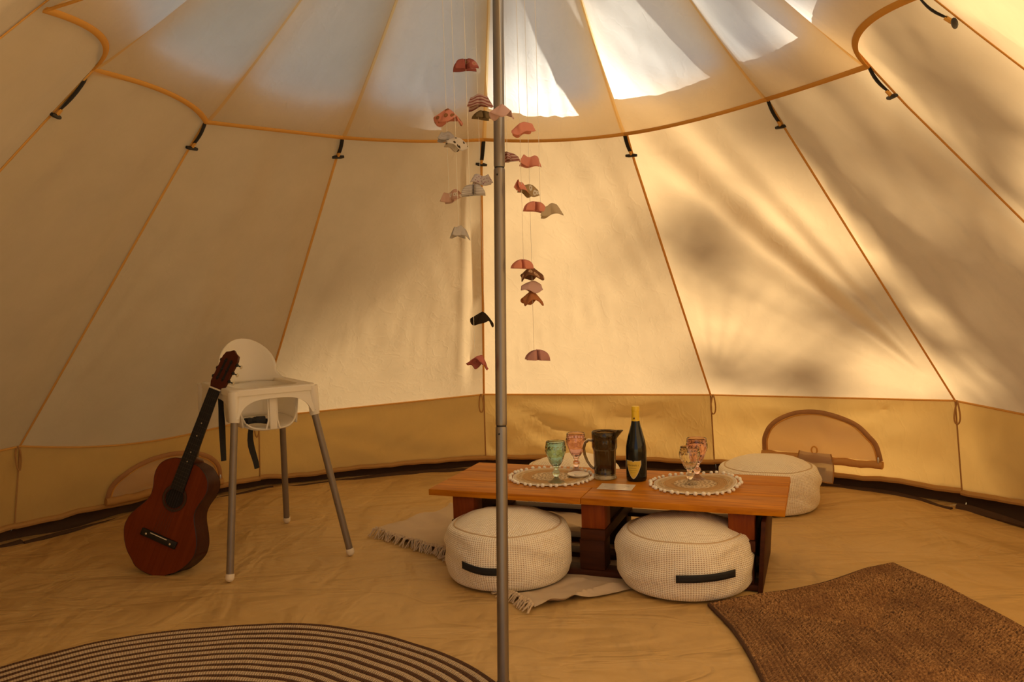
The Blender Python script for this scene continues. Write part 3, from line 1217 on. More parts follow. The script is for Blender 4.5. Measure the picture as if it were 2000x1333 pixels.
# strand: x on the photo's left-right axis, depth sign, and its pieces (height, shape, cloth, turn, size, tilt)
STRANDS = [
    # x, y, label, pieces (dx, z, ...)
    (-0.109, -0.205, 'garland strand with coral leaf print scrap above grey striped and pink daisy scraps',
     [(0.005, 1.602, 'tent', 'coral_leaf', 0.3, 1.18, 0.0), (0.0, 1.541, 'drape', 'grey_stripe', 0.5, 0.9, 0.15), (0.007, 1.375, 'drape', 'pink_daisy', -0.3, 0.95, -0.2)]),
    (-0.083, -0.245, 'garland strand with white black dotted scrap over a plain grey scrap',
     [(0.0, 1.515, 'wing', 'white_dot', 0.4, 1.1, 0.2), (0.003, 1.271, 'drape', 'grey', 0.8, 1.0, 0.1)]),
    (-0.047, -0.30, 'garland strand with maroon print scrap at top and rose scrap at bottom',
     [(0.0, 1.716, 'dome', 'maroon', 0.2, 1.05, 0.0), (0.010, 1.379, 'dome', 'grey_stripe', 0.0, 1.05, 0.0), (0.012, 0.910, 'wing', 'rose', 1.0, 1.2, 0.35)]),
    (-0.022, -0.04, 'garland strand with pink striped and olive scraps and dark brown scrap low down',
     [(0.005, 1.675, 'drape', 'pink_stripe', 0.2, 1.22, -0.1), (0.012, 1.633, 'dome', 'olive', 0.4, 0.9, 0.0), (0.004, 1.440, 'drape', 'lilac_dot', 0.1, 1.0, 0.0), (-0.006, 1.023, 'tent', 'dark', 0.5, 1.1, 0.1)]),
    (0.048, -0.345, 'garland strand with one pale pink scrap in front of the pole',
     [(0.0, 1.583, 'tent', 'pale_pink', 0.3, 0.98, 0.0)]),
    (0.062, -0.02, 'garland strand with one pink striped scrap half hidden behind the pole',
     [(0.0, 1.508, 'dome', 'pink_stripe', 1.0, 1.15, 0.0)]),
    (0.096, -0.245, 'garland strand with plain coral scraps just right of the pole',
     [(0.006, 1.550, 'wing', 'coral', 0.1, 1.1, -0.2), (-0.003, 1.394, 'drape', 'coral', 1.1, 0.8, 0.3), (-0.004, 1.175, 'dome', 'coral', 0.2, 0.95, 0.0)]),
    (0.125, -0.085, 'longest garland strand with tan daisy scrap, orange scrap and dusty pink scrap at the end',
     [(0.004, 1.485, 'drape', 'coral', 0.3, 1.05, 0.1), (-0.004, 1.400, 'wing', 'tan_daisy', 0.3, 1.1, 0.3), (-0.003, 1.156, 'tent', 'brown_print', 0.4, 1.1, 0.0),
      (-0.004, 1.112, 'wing', 'pale_pink', 0.2, 1.1, 0.1), (-0.002, 1.083, 'tent', 'orange', 0.7, 1.15, 0.05), (0.010, 0.905, 'dome', 'pink', 0.1, 1.15, 0.0)]),
    (0.150, -0.20, 'garland strand with round coral scrap beside a tan linen scrap',
     [(-0.014, 1.339, 'dome', 'coral', 0.2, 1.0, 0.15), (0.028, 1.329, 'drape', 'tan', 0.4, 1.05, -0.15)]),
]
for si, (sx, sy, lab, pieces) in enumerate(STRANDS):
    root = thing('fabric_garland', lab, 'garland', (sx, sy, 0), 0, 'fabric garlands hanging round the pole')
    zmin = min(p[1] for p in pieces)
    # the thread leaves the hoop above and hangs straight
    dirn = (V((sx, sy, 0)) - V((HOOP_C.x, HOOP_C.y, 0)))
    hp = V((HOOP_C.x, HOOP_C.y, 0)) + dirn.normalized() * HOOP_R - V((sx, sy, 0))
    g = G()
    g.tube([(hp.x, hp.y, HOOP_Z), (hp.x * 0.3, hp.y * 0.3, HOOP_Z - 0.12), (0, 0, HOOP_Z - 0.28), (0, 0, zmin - 0.004)], 0.0006, 5)
    obj('thread', g, M['thread'], root)
    for pi_, (dx, z, shape, fab, turn, size, tilt) in enumerate(pieces):
        o = obj('fabric_scrap', fabric_piece(shape, si * 17 + pi_), FAB[fab], root)
        o.location = (dx, 0, z)
        o.rotation_euler = (0, tilt, turn)
        o.scale = (size, size, size)
        solid(o, 0.0014)

# ------------------------------------------------------------------ low pallet table
TAB_C = V((0.453, 0.760, 0))
TAB_A = radians(-20.9)
table = thing('pallet_table', 'low orange stained pallet wood table set with glasses', 'table', TAB_C, TAB_A)
TZ = 0.310
LX, LY = 1.372, 0.540
jx = 0.0
row_y = [(-LY / 2, -0.088), (-0.087, 0.091), (0.092, LY / 2)]
for r, (ya, yb) in enumerate(row_y):
    splits = [(-LX / 2, -0.052), (-0.050, LX / 2)] if r == 0 else [(-LX / 2, LX / 2)]
    for xa, xb in splits:
        g = G()
        g.box(((xa + xb) / 2, (ya + yb) / 2, TZ - 0.0125), (xb - xa, yb - ya - 0.0008, 0.025), None, 0.0028)
        obj('plank', g, M['table_wood'], table)
STR_X = (-0.548, -0.012, 0.535)
for sx in STR_X:
    for yy, ln in ((-0.195, 0.09), (0.195, 0.09)):
        g = G()
        g.box((sx, yy, 0.235), (0.092, ln, 0.098), None, 0.003)
        obj('upper_block', g, M['leg_wood'], table)
        g = G()
        g.box((sx - 0.006, yy, 0.085), (0.098, ln, 0.118), None, 0.003)
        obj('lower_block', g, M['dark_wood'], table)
    g = G()
    g.box((sx, 0, 0.165), (0.096, 0.50, 0.040), None, 0.002)
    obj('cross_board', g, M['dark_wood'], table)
    g = G()
    g.box((sx + 0.01, 0.0, 0.235), (0.05, 0.298, 0.097), None, 0.002)
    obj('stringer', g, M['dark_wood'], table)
for yy in (-0.205, 0.0, 0.205):
    g = G()
    g.box((0.0, yy, 0.015), (1.20, 0.085, 0.021), None, 0.002)
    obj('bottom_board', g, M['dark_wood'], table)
for yy in (0.205,):
    g = G()
    g.box((0.0, yy + 0.01, 0.135), (1.18, 0.07, 0.018), None, 0.002)
    obj('middle_board', g, M['dark_wood'], table)
g = G()
g.box((0.606, -0.01, 0.130), (0.016, 0.50, 0.262), Matrix.Rotation(radians(3), 3, 'Y'), 0.002)
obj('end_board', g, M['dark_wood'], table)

# ------------------------------------------------------------------ poufs


def pouf_prof():
    side = []
    R, H = 0.246, 0.205
    pts = [(0.0, 0.0), (0.10, 0.0), (0.185, 0.004)]
    for q in range(0, 19):
        a = -pi / 2 + pi * q / 18
        rr = 0.203 + 0.043 * (max(0, cos(a)) ** 0.62)
        zz = 0.104 + 0.100 * (abs(sin(a)) ** 0.85) * (1 if a > 0 else -1)
        pts.append((rr, zz))
    return pts


def pouf(label, loc, rotz, seed, handle=True, group='round cream floor poufs'):
    root = thing('floor_pouf', label, 'pouf', loc, rotz, group)
    g = G()
    g.lathe(pouf_prof(), 96, True)
    for q, p in enumerate(g.v):
        a = atan2(p.y, p.x)
        r = hypot(p.x, p.y)
        k = sstep(0.1, 0.2, r) * sstep(0.0, 0.05, p.z) * sstep(0.0, 0.05, 0.206 - p.z)
        d = 0.010 * nz(cos(a) * 2 + seed, sin(a) * 2, p.z * 3) + 0.013 * nz(cos(a) * 1.6 + seed * 2, sin(a) * 1.6, p.z * 26 + 2.5 * sin(a + seed))
        if r > 1e-4:
            p.x += p.x / r * d * k
            p.y += p.y / r * d * k
        if p.z > 0.19:
            p.z += 0.006 * nz(cos(a) * 1.5 + seed, sin(a) * 1.5, 3)
    obj('side_panel', g, M['pouf_side'], root)
    g = G()

    def top(u, v):
        a = 2 * pi * u
        r = 0.2045 * v
        e = 0.006 * nz(cos(a) * 1.5 + seed, sin(a) * 1.5, 3)
        z = 0.203 + e * v ** 4 + 0.048 * (1 - v ** 2.6) + 0.009 * nz(r * cos(a) * 7 + seed, r * sin(a) * 7, 5) * (1 - v ** 4)
        # crumpled cloth near the front seam
        z += 0.006 * nz(r * cos(a) * 22 + seed, r * sin(a) * 22, 1) * sstep(0.55, 0.8, v) * sstep(0.0, 0.12, 1 - v)
        return (r * cos(a), r * sin(a), z)
    g.grid(top, 72, 22, lambda u, v: (0.5 + 0.5 * v * cos(2 * pi * u), 0.5 + 0.5 * v * sin(2 * pi * u)), True)
    obj('top_panel', g, M['pouf_top'], root)
    g = G()
    pts = []
    for q in range(96):
        a = 2 * pi * q / 96
        e = 0.006 * nz(cos(a) * 1.5 + seed, sin(a) * 1.5, 3)
        pts.append((0.2065 * cos(a), 0.2065 * sin(a), 0.2035 + e))
    g.tube(pts, 0.0038, 6, closed=True)
    obj('piping', g, M['pouf_piping'], root)
    g = G()
    g.tube([(0.2065 * cos(2 * pi * q / 96), 0.2065 * sin(2 * pi * q / 96), 0.007) for q in range(96)], 0.0038, 6, closed=True)
    obj('piping', g, M['pouf_piping'], root)
    return root


def pouf_handle(root, seed, tilt=0.0, z=0.108, half=0.37, sagk=0.0):
    """strap sewn flat on the side facing -y of the pouf"""
    g = G()

    def fn(u, v):
        a = -pi / 2 + (u - 0.5) * 2 * half
        zz = z + (v - 0.5) * 0.026 + tilt * (u - 0.5) - sagk * sin(pi * u)
        return (0.2555 * cos(a), 0.2555 * sin(a), zz)
    g.grid(fn, 20, 3)
    o = obj('handle', g, M['webbing'], root)
    solid(o, 0.004, 1.0)
    return o


p = pouf('cream knitted round pouf standing in front of the pallet table, behind the pole', (0.031, 0.600, 0.004), radians(-24), 1.3)
pouf_handle(p, 1, -0.012, 0.098, 0.30, 0.006)
p = pouf('cream knitted round pouf with dented top by the corner of the brown jute rug', (0.684, 0.445, 0.004), radians(5), 4.2)
pouf_handle(p, 2, 0.008, 0.100, 0.42)
pouf('cream round pouf behind the right end of the table, under the arched vent', (1.325, 1.49, 0.0), radians(40), 7.7)
pouf('cream round pouf hidden behind the table beyond the goblets', (0.375, 1.665, 0.0), radians(10), 9.4)

# ------------------------------------------------------------------ things on the table


def on_table(px, py):
    return V((px, py, TZ))


def placemat(label, loc, seed, curl):
    root = thing('placemat', label, 'placemat', (loc[0], loc[1], TZ), 0, 'round jute placemats on the pallet table')

    def lift(x, y):
        d = x * cos(curl[0]) + y * sin(curl[0])
        return curl[1] * sstep(0.05, 0.17, d) + 0.0035 + 0.0012 * nz(x * 18, y * 18, seed)
    g = G()

    def fn(u, v):
        a = 2 * pi * u
        r = 0.160 * v
        x, y = r * cos(a), r * sin(a)
        return (x, y, lift(x, y) + 0.0008 * sin(r * 2 * pi / 0.008))
    g.grid(fn, 72, 60, None, True)
    o = obj('woven_mat', g, M['placemat'], root)
    solid(o, 0.003, -1.0)
    g = G()
    g.tube([(0.160 * cos(2 * pi * q / 72), 0.160 * sin(2 * pi * q / 72), lift(0.160 * cos(2 * pi * q / 72), 0.160 * sin(2 * pi * q / 72)) + 0.001) for q in range(72)], 0.0022, 6, closed=True)
    obj('white_trim', g, M['pom'], root)
    pm = G()
    pm.ball((0, 0, 0), 0.0080, 9, 6)
    me = mesh_of('pom_pom', pm, M['pom'])
    r = random.Random(seed)
    for q in range(38):
        a = 2 * pi * (q + r.uniform(-0.22, 0.22)) / 38
        rr = 0.1745 + r.uniform(-0.002, 0.003)
        x, y = rr * cos(a), rr * sin(a)
        s = r.uniform(0.85, 1.12)
        inst('pom_pom', me, root, (x, y, max(0.0072 * s, lift(x, y) + r.uniform(-0.001, 0.004))), None, (s, s, s * 0.95))
    return root


placemat('round jute placemat with white pom poms under the teal and pink goblets, left one', (0.222, 0.885), 3, (2.4, 0.003))
placemat('round jute placemat with white pom poms and lifted edge under the clear goblet, right one', (0.778, 0.672), 8, (0.15, 0.016))


def goblet(name, label, mat, x, y, h=0.168, rb=0.0425):
    root = thing(name, label, 'goblet', (x, y, TZ + 0.0042), random.uniform(0, 6), 'pressed glass goblets on the table')
    s = h / 0.168
    # stem and foot
    foot = [(0, 0.0), (0.034, 0.0), (0.035, 0.0025), (0.030, 0.006), (0.018, 0.011), (0.010, 0.018), (0.0085, 0.024), (0.012, 0.030),
            (0.0155, 0.038), (0.0135, 0.046), (0.008, 0.052), (0.009, 0.056), (0.013, 0.060), (0.012, 0.0635), (0, 0.0640)]
    g = G()
    g.lathe([(r * rb / 0.0425, z * s) for r, z in foot], 40)
    obj('foot', g, mat, root)
    out = [(0.0, 0.0645), (0.012, 0.0645), (0.020, 0.073), (0.027, 0.085), (0.0325, 0.100), (0.0365, 0.112), (0.0385, 0.116), (0.0405, 0.122), (0.0425, 0.130),
           (0.0425, 0.142), (0.0410, 0.148), (0.0415, 0.152), (0.0400, 0.156), (0.0395, 0.1675), (0.0385, 0.168)]
    inn = [(0.0365, 0.166), (0.0368, 0.150), (0.0375, 0.135), (0.035, 0.118), (0.029, 0.100), (0.0225, 0.085), (0.014, 0.074), (0.0, 0.070)]
    g = G()
    n = 64
    g.lathe([(r * rb / 0.0425, z * s) for r, z in out + inn], n)
    for p in g.v:
        r = hypot(p.x, p.y)
        zz = p.z / s
        a = atan2(p.y, p.x)
        if r > 0.031 and 0.116 < zz < 0.149 and r > 0.038 * rb / 0.0425:
            d = 0.0016 * cos(a * 16) * cos((zz - 0.132) * 2 * pi / 0.016)
            p.x *= 1 + d / r
            p.y *= 1 + d / r
        elif 0.068 < zz < 0.114 and r > 0.016:
            d = 0.0011 * abs(cos(a * 5)) - 0.0005
            p.x *= 1 + d / r
            p.y *= 1 + d / r
    obj('bowl', g, mat, root)
    return root


goblet('goblet', 'teal pressed glass goblet on the left placemat', M['glass_teal'], 0.236, 0.785)
goblet('goblet', 'pink pressed glass goblet next to the smoke grey pitcher handle', M['glass_pink'], 0.335, 0.965)
goblet('goblet', 'pink pressed glass goblet behind the clear goblet', M['glass_pink'], 0.806, 0.757)
goblet('goblet', 'clear pressed glass goblet on the right placemat', M['glass_clear'], 0.758, 0.672, 0.150, 0.040)

# pitcher
pit = thing('pitcher', 'smoke grey pressed glass pitcher with handle beside the bottle', 'pitcher', (0.443, 0.845, TZ + 0.001), radians(-4))
out = [(0, 0), (0.046, 0), (0.049, 0.004), (0.047, 0.010), (0.0435, 0.016), (0.0445, 0.060), (0.0465, 0.118), (0.049, 0.123), (0.0515, 0.130), (0.0515, 0.160), (0.0505, 0.166), (0.0525, 0.172), (0.0530, 0.194), (0.0515, 0.196)]
inn = [(0.0490, 0.194), (0.0475, 0.160), (0.0425, 0.120), (0.0395, 0.02), (0.0, 0.013)]
g = G()
g.lathe(out + inn, 72)
for p in g.v:
    r = hypot(p.x, p.y)
    a = atan2(p.y, p.x)
    if 0.012 < p.z < 0.12 and r > 0.0425:
        d = 0.0018 * abs(cos(a * 6)) - 0.0009
        p.x *= 1 + d / r
        p.y *= 1 + d / r
    elif 0.122 < p.z < 0.168 and r > 0.0485:
        d = 0.0013 * cos(a * 18) * cos((p.z - 0.145) * 2 * pi / 0.014)
        p.x *= 1 + d / r
        p.y *= 1 + d / r
    if p.z > 0.165:          # pouring lip
        k = exp(-(a / 0.36) ** 2) * sstep(0.165, 0.196, p.z)
        p.x += 0.026 * k
        p.z += 0.004 * k
obj('jug', g, M['glass_smoke'], pit)
g = G()
hp = [(-0.049, 0, 0.158), (-0.066, 0, 0.161), (-0.080, 0, 0.150), (-0.086, 0, 0.128), (-0.083, 0, 0.100), (-0.073, 0, 0.072), (-0.060, 0, 0.052), (-0.0455, 0, 0.040)]
hs = []
for a, b in zip(hp, hp[1:]):
    for q in range(3):
        hs.append(lerp(V(a), V(b), q / 3))
hs.append(V(hp[-1]))
g.tube(hs, 0.0062, 12)
obj('handle', g, M['glass_smoke'], pit)

# bottle
bot = thing('wine_bottle', 'dark wine bottle with yellow cap and yellow shield label', 'bottle', (0.566, 0.795, TZ + 0.001), 0)
prof = [(0, 0.004), (0.030, 0.0), (0.039, 0.001), (0.0418, 0.006), (0.0422, 0.02), (0.0422, 0.122), (0.0410, 0.140), (0.0370, 0.163), (0.0310, 0.186), (0.0250, 0.208),
        (0.0195, 0.228), (0.0165, 0.245), (0.0150, 0.262), (0.0150, 0.298), (0, 0.298)]
g = G()
g.lathe(prof, 64)
obj('glass_body', g, M['bottle'], bot)
g = G()
g.lathe([(0.0152, 0.245), (0.0166, 0.2445), (0.0162, 0.252), (0.0158, 0.258), (0.0158, 0.286), (0.0166, 0.2865), (0.0166, 0.302), (0.0155, 0.304), (0, 0.304)], 40)
obj('cap', g, M['capsule'], bot)
g = G()
aim = atan2(-2.638 - 0.795, 0.025 - 0.566)


def on_bottle(x, z, r):
    a = aim + (x) / 0.0422
    return V((r * cos(a), r * sin(a), z))


def shield(x):
    """upper and lower edge of the label at x in -1..1"""
    top = 0.088 - 0.004 * abs(x) + 0.004 * abs(x) ** 3 - 0.006 * exp(-(x / 0.12) ** 2)
    low = 0.012 + 0.058 * abs(x) ** 1.7
    return low, top


LW = 0.033
OFFX = -0.013
for nm, sc, rr, mt in (('label_border', 1.0, 0.04245, 'label_edge'), ('label', 0.91, 0.0427, 'label')):
    g = G()

    def fn(u, v):
        x = (u * 2 - 1)
        lo, hi = shield(x)
        mid = 0.055
        z = mid + (lerp(lo, hi, v) - mid) * sc
        return on_bottle(x * LW * sc + OFFX, z, rr)
    g.grid(fn, 30, 10)
    obj(nm, g, M[mt], bot)


def strokes(g, text, x0, z0, h, w, gap, r):
    F = {'M': [[(0, 0), (0, 1), (.5, .3), (1, 1), (1, 0)]], 'A': [[(0, 0), (.5, 1), (1, 0)], [(.22, .38), (.78, .38)]],
         'G': [[(1, .8), (.6, 1), (.1, .75), (.1, .25), (.6, 0), (1, .2), (1, .5), (.6, .5)]], 'R': [[(0, 0), (0, 1), (.7, 1), (.95, .75), (.7, .5), (0, .5)], [(.45, .5), (1, 0)]],
         'I': [[(.5, 0), (.5, 1)]]}
    x = x0
    for ch in text:
        for st in F[ch]:
            pts = []
            for a, b in zip(st, st[1:]):
                for q in range(3):
                    t = q / 3
                    pts.append((x + w * lerp(a[0], b[0], t), z0 + h * lerp(a[1], b[1], t)))
            pts.append((x + w * st[-1][0], z0 + h * st[-1][1]))
            g.tube([on_bottle(px, pz, r) for px, pz in pts], 0.00055, 4)
        x += w + gap


g = G()
strokes(g, 'MAGARI', -0.025 + OFFX, 0.0645, 0.0062, 0.0058, 0.0026, 0.04285)
for zz, hw in ((0.056, 0.012), (0.046, 0.016), (0.038, 0.010)):
    g.tube([on_bottle(OFFX - hw + 2 * hw * q / 8, zz, 0.0428) for q in range(9)], 0.0004, 4)
obj('label_print', g, M['ink'], bot)
g = G()
a0 = aim - 0.35
g.ball((0.0158 * cos(a0), 0.0158 * sin(a0), 0.256), 0.004, 10, 6, (0.9, 0.9, 1))
obj('cap_seal', g, M['ink'], bot)

# small dish and card
dish = thing('tea_light_dish', 'small white round dish between goblet feet on left placemat', 'dish', (0.333, 0.870, TZ + 0.0042))
g = G()
g.lathe([(0, 0), (0.026, 0), (0.034, 0.004), (0.044, 0.010), (0.0455, 0.0125), (0.0445, 0.014), (0.036, 0.011), (0.028, 0.009), (0.0, 0.009)], 48)
obj('bowl', g, M['ceramic'], dish)
g = G()
g.lathe([(0, 0.009), (0.016, 0.009), (0.016, 0.012), (0.004, 0.0125), (0, 0.0118)], 32)
obj('candle_wax', g, M['ceramic'], dish)
card = thing('menu_card', 'small glossy white card lying in front of the pitcher and bottle', 'card', (0.467, 0.682, TZ + 0.0006), radians(-19.5))
g = G()
g.box((0, 0, 0.0006), (0.138, 0.098, 0.0008))
obj('card_sheet', g, M['card'], card, False)
g = G()
for q, (x, w) in enumerate(((-0.01, 0.09), (0, 0.10), (-0.005, 0.085), (0.0, 0.07))):
    g.box((x, 0.030 - 0.020 * q, 0.0011), (w, 0.004, 0.0003))
o = obj('printed_lines', g, M['card_print'], card, False)
o['kind'] = 'stuff'

# ------------------------------------------------------------------ high chair
CH = V((-1.0485, 1.0365, 0))
# local axes: x to the viewer's right, y towards the back
fx = V((0.839, 0.545, 0)).normalized()
fy = V((-0.545, 0.839, 0)).normalized()
cm = Matrix(((fx.x, fy.x, 0, CH.x), (fx.y, fy.y, 0, CH.y), (0, 0, 1, 0), (0, 0, 0, 1)))
chair = thing('high_chair', 'white plastic baby high chair on four grey metal legs', 'high chair', matrix=cm)
RZ = 0.735
feet = [(-0.234, -0.349), (0.2755, -0.339), (0.234, 0.349), (-0.262, 0.345)]
tops = [(-0.160, -0.262), (0.163, -0.262), (0.180, 0.185), (-0.165, 0.185)]
for (ax, ay), (bx, by) in zip(feet, tops):
    foot, top_ = V((ax, ay, 0.0)), V((bx, by, 0.645))
    d = (top_ - foot).normalized()
    g = G()
    g.tube([foot + d * 0.02, foot + d * 0.3, top_], 0.0145, 20)
    lg = obj('leg', g, M['chair_leg'], chair)
    g = G()
    st = []
    for q in range(9):
        a = pi / 2 * q / 8
        st.append((0.0172 * sin(a), 0.0172 - 0.0172 * cos(a)))
    st += [(0.0172, 0.030), (0.0165, 0.032), (0, 0.032)]
    g.lathe(st, 20, M4=Matrix.Translation(foot) @ d.to_track_quat('Z', 'Y').to_matrix().to_4x4())
    obj('foot_cap', g, M['chair_foot'], lg)
    # socket that grips the leg
    g = G()
    z1 = V((bx * 1.0, by * 1.0, RZ - 0.006))
    s0 = foot + d * ((0.607 - 0.0) / d.z)
    g.tube([s0, s0 + d * 0.004, lerp(s0, z1, 0.5), z1], [0.0195, 0.0205, 0.0225, 0.024], 20)
    sk = obj('leg_socket', g, M['chair_plastic'], chair)
    g = G()
    pz = s0 + d * 0.022
    g.ball(pz + V((0.0, -0.0195, 0)), 0.003, 8, 6)
    obj('locking_pin', g, M['black_plastic'], sk)


def arch_poly(half, zt, zmid, zlow, inset=0.025, n=22):
    """panel with an arched underside"""
    poly = [(-half, zt), (-half, zlow)]
    poly.append((-half + inset, zlow))
    for q in range(1, n):
        t = q / n
        x = -half + inset + (2 * (half - inset)) * t
        s = 1 - abs(2 * t - 1) ** 3.2
        poly.append((x, zlow + (zmid - zlow) * s ** 0.62))
    poly += [(half - inset, zlow), (half, zlow), (half, zt)]
    return poly[::-1]


def skirt(a, b, zmid):
    a, b = V((*a, 0)), V((*b, 0))
    d = (b - a)
    half = d.length / 2
    d.normalize()
    nrm = V((d.y, -d.x, 0))
    c0 = (a + b) / 2
    g = G()
    t = 0.008
    poly = arch_poly(half, RZ, zmid, 0.622)
    # strips instead of one concave face
    m = 40
    top = []
    bot_ = []
    for q in range(m + 1):
        x = -half + 2 * half * q / m
        e = (half - abs(x))
        s = 1 - max(0, 1 - (e - 0.012) / (half - 0.012)) ** 3.4 if e > 0.012 else 0
        z = 0.622 + (zmid - 0.622) * s ** 0.6
        top.append(x)
        bot_.append(z)
    for w in (0, t):
        for x in top:
            splay = 0.0
            g.v.append(c0 + d * x + nrm * (w + 0.0) + V((0, 0, RZ)))
        for x, z in zip(top, bot_):
            g.v.append(c0 + d * x + nrm * (w + 0.10 * (RZ - z)) + V((0, 0, z)))
    k1 = m + 1
    for q in range(m):
        A = (q, q + 1, k1 + q + 1, k1 + q)
        g.face(A)
        B = tuple(i + 2 * k1 for i in A)
        g.face(B[::-1])
        g.face((k1 + q, k1 + q + 1, 3 * k1 + q + 1, 3 * k1 + q))
        g.face((q + 1, q, 2 * k1 + q, 2 * k1 + q + 1))
    return g


cF = [(-0.160, -0.268), (0.160, -0.268), (0.172, 0.185), (-0.165, 0.185)]
for a, b, zm in ((cF[0], cF[1], 0.693), (cF[1], cF[2], 0.690), (cF[2], cF[3], 0.66), (cF[3], cF[0], 0.690)):
    obj('side_skirt', skirt(a, b, zm), M['chair_plastic'], chair)

# rim: flat rounded ring round the seat opening
g = G()


def rrect(hx, y0, y1, r, n=8):
    out = []
    for cx, cy, a0 in ((hx - r, y1 - r, 0), (-hx + r, y1 - r, pi / 2), (-hx + r, y0 + r, pi), (hx - r, y0 + r, 1.5 * pi)):
        for q in range(n + 1):
            a = a0 + pi / 2 * q / n
            out.append((cx + r * cos(a), cy + r * sin(a)))
    return out


o_, i_ = rrect(0.178, -0.285, 0.205, 0.035), rrect(0.128, -0.222, 0.160, 0.06)
nr = len(o_)
layers = [(o_, RZ - 0.022), (o_, RZ - 0.003), ([(x * 0.985, y * 0.985) for x, y in o_], RZ + 0.002), ([(x * 1.02, y * 1.02) for x, y in i_], RZ + 0.002), (i_, RZ - 0.004), (i_, RZ - 0.03)]
for poly, z in layers:
    for x, y in poly:
        g.v.append(V((x, y, z)))
for j in range(len(layers) - 1):
    for q in range(nr):
        q2 = (q + 1) % nr
        g.face((j * nr + q, j * nr + q2, (j + 1) * nr + q2, (j + 1) * nr + q))
obj('rim', g, M['chair_plastic'], chair)

# seat bucket: back and sides drop from the rim to the seat; the front keeps two leg openings
g = G()


def bucket(u, v):
    # u runs from the right front round the back to the left front
    a = -0.32 + (pi + 0.64) * u
    hx = lerp(0.128, 0.112, v)
    x = hx * max(-1, min(1, cos(a) * 1.12))
    y = lerp(-0.02, -0.03, v) + lerp(0.185, 0.150, v) * sin(a) if sin(a) > 0 else lerp(-0.02, -0.03, v) + 0.55 * sin(a)
    return (x, y, lerp(RZ - 0.01, 0.572, v))


g.grid(bucket, 40, 8)
o = obj('seat_bucket', g, M['chair_plastic'], chair)
solid(o, 0.005)
g = G()


def lobe(x):
    t = abs(x) / 0.112
    return -0.232 + 0.055 * t ** 3 if t > 0.12 else -0.232


def seat(u, v):
    x = -0.112 + 0.224 * u
    y0 = lobe(x)
    y1 = 0.13 * sqrt(max(0.05, 1 - (x / 0.120) ** 2))
    y = lerp(y0, y1, v)
    lip = 0.010 * sstep(0.12, 0, v)
    edge = 0.020 * (abs(x) / 0.112) ** 4
    return (x, y, 0.570 + edge - lip)


g.grid(seat, 30, 16)
o = obj('seat', g, M['chair_plastic'], chair)
solid(o, 0.006)
# rolled lips of the two leg openings
for sgn in (-1, 1):
    g = G()
    pts = []
    for q in range(17):
        t = q / 16
        if t < 0.35:
            pts.append(V((sgn * 0.018, -0.240, lerp(0.700, 0.585, t / 0.35))))
        else:
            tt = (t - 0.35) / 0.65
            a = pi / 2 * tt
            pts.append(V((sgn * (0.018 + 0.098 * sin(a) ** 0.8), -0.238 + 0.05 * tt, 0.563 + 0.075 * (1 - cos(a)) ** 1.2)))
    g.tube(pts, 0.0042, 8)
    obj('leg_opening_lip', g, M['chair_plastic'], chair)
g = G()
g.box((0, -0.243, 0.636), (0.030, 0.012, 0.150), None, 0.004)
obj('crotch_post', g, M['chair_plastic'], chair)

# backrest
g = G()


def back(u, v):
    z = lerp(RZ - 0.012, 0.917, v)
    hw = 0.128
    zc = 0.917 - hw
    if z > zc:
        h_ = hw * sqrt(max(0.0, 1 - ((z - zc) / hw) ** 2))
    else:
        h_ = hw + 0.045 * max(0, 1 - (z - RZ + 0.012) / 0.055) ** 2.2
    h_ = max(h_, 0.004)
    x = (u * 2 - 1) * h_
    y = 0.165 + 0.045 * ((z - RZ) / 0.18) - 0.075 * (x / 0.13) ** 2 * (0.75 if abs(x) < 0.13 else 0.75) + 0.0
    return (x + 0.015, y, z)


def vmap(v):
    return 1 - (1 - v) ** 1.9


g.grid(lambda u, v: back(u, vmap(v)), 28, 30)
o = obj('backrest', g, M['chair_plastic'], chair)
solid(o, 0.008)
# safety belt lying on the seat, its tails hanging below
g = G()
pts = [V((-0.098, -0.190, 0.592)), V((-0.085, -0.2, 0.596)), V((-0.065, -0.208, 0.602)), V((-0.04, -0.212, 0.598)), V((-0.012, -0.210, 0.590))]
g.tube(pts, [0.016, 0.013, 0.018, 0.016, 0.015], 8, flat=0.75, up=(0, 0, 1))
g.box((-0.088, -0.205, 0.601), (0.03, 0.03, 0.022), Matrix.Rotation(0.3, 3, 'Z'), 0.004)
g.box((-0.045, -0.218, 0.603), (0.04, 0.022, 0.026), Matrix.Rotation(-0.2, 3, 'Z'), 0.004)
belt = obj('safety_belt', g, M['webbing'], chair)
for x0, y0, ln, sw, zt in ((-0.020, -0.02, 0.205, 0.02, 0.568), (-0.148, -0.02, 0.29, 0.0, 0.705)):
    g = G()
    pts = [V((x0 + sw * sin(q * 0.55) * -0.6, y0, zt - ln * q / 8)) for q in range(9)]
    g.tube(pts, [0.0115, 0.012, 0.0125, 0.014, 0.015, 0.0145, 0.0135, 0.013, 0.012], 8, flat=0.18, up=fy * 0 + V((0.2, -1, 0)))
    obj('belt_tail', g, M['webbing'], belt)

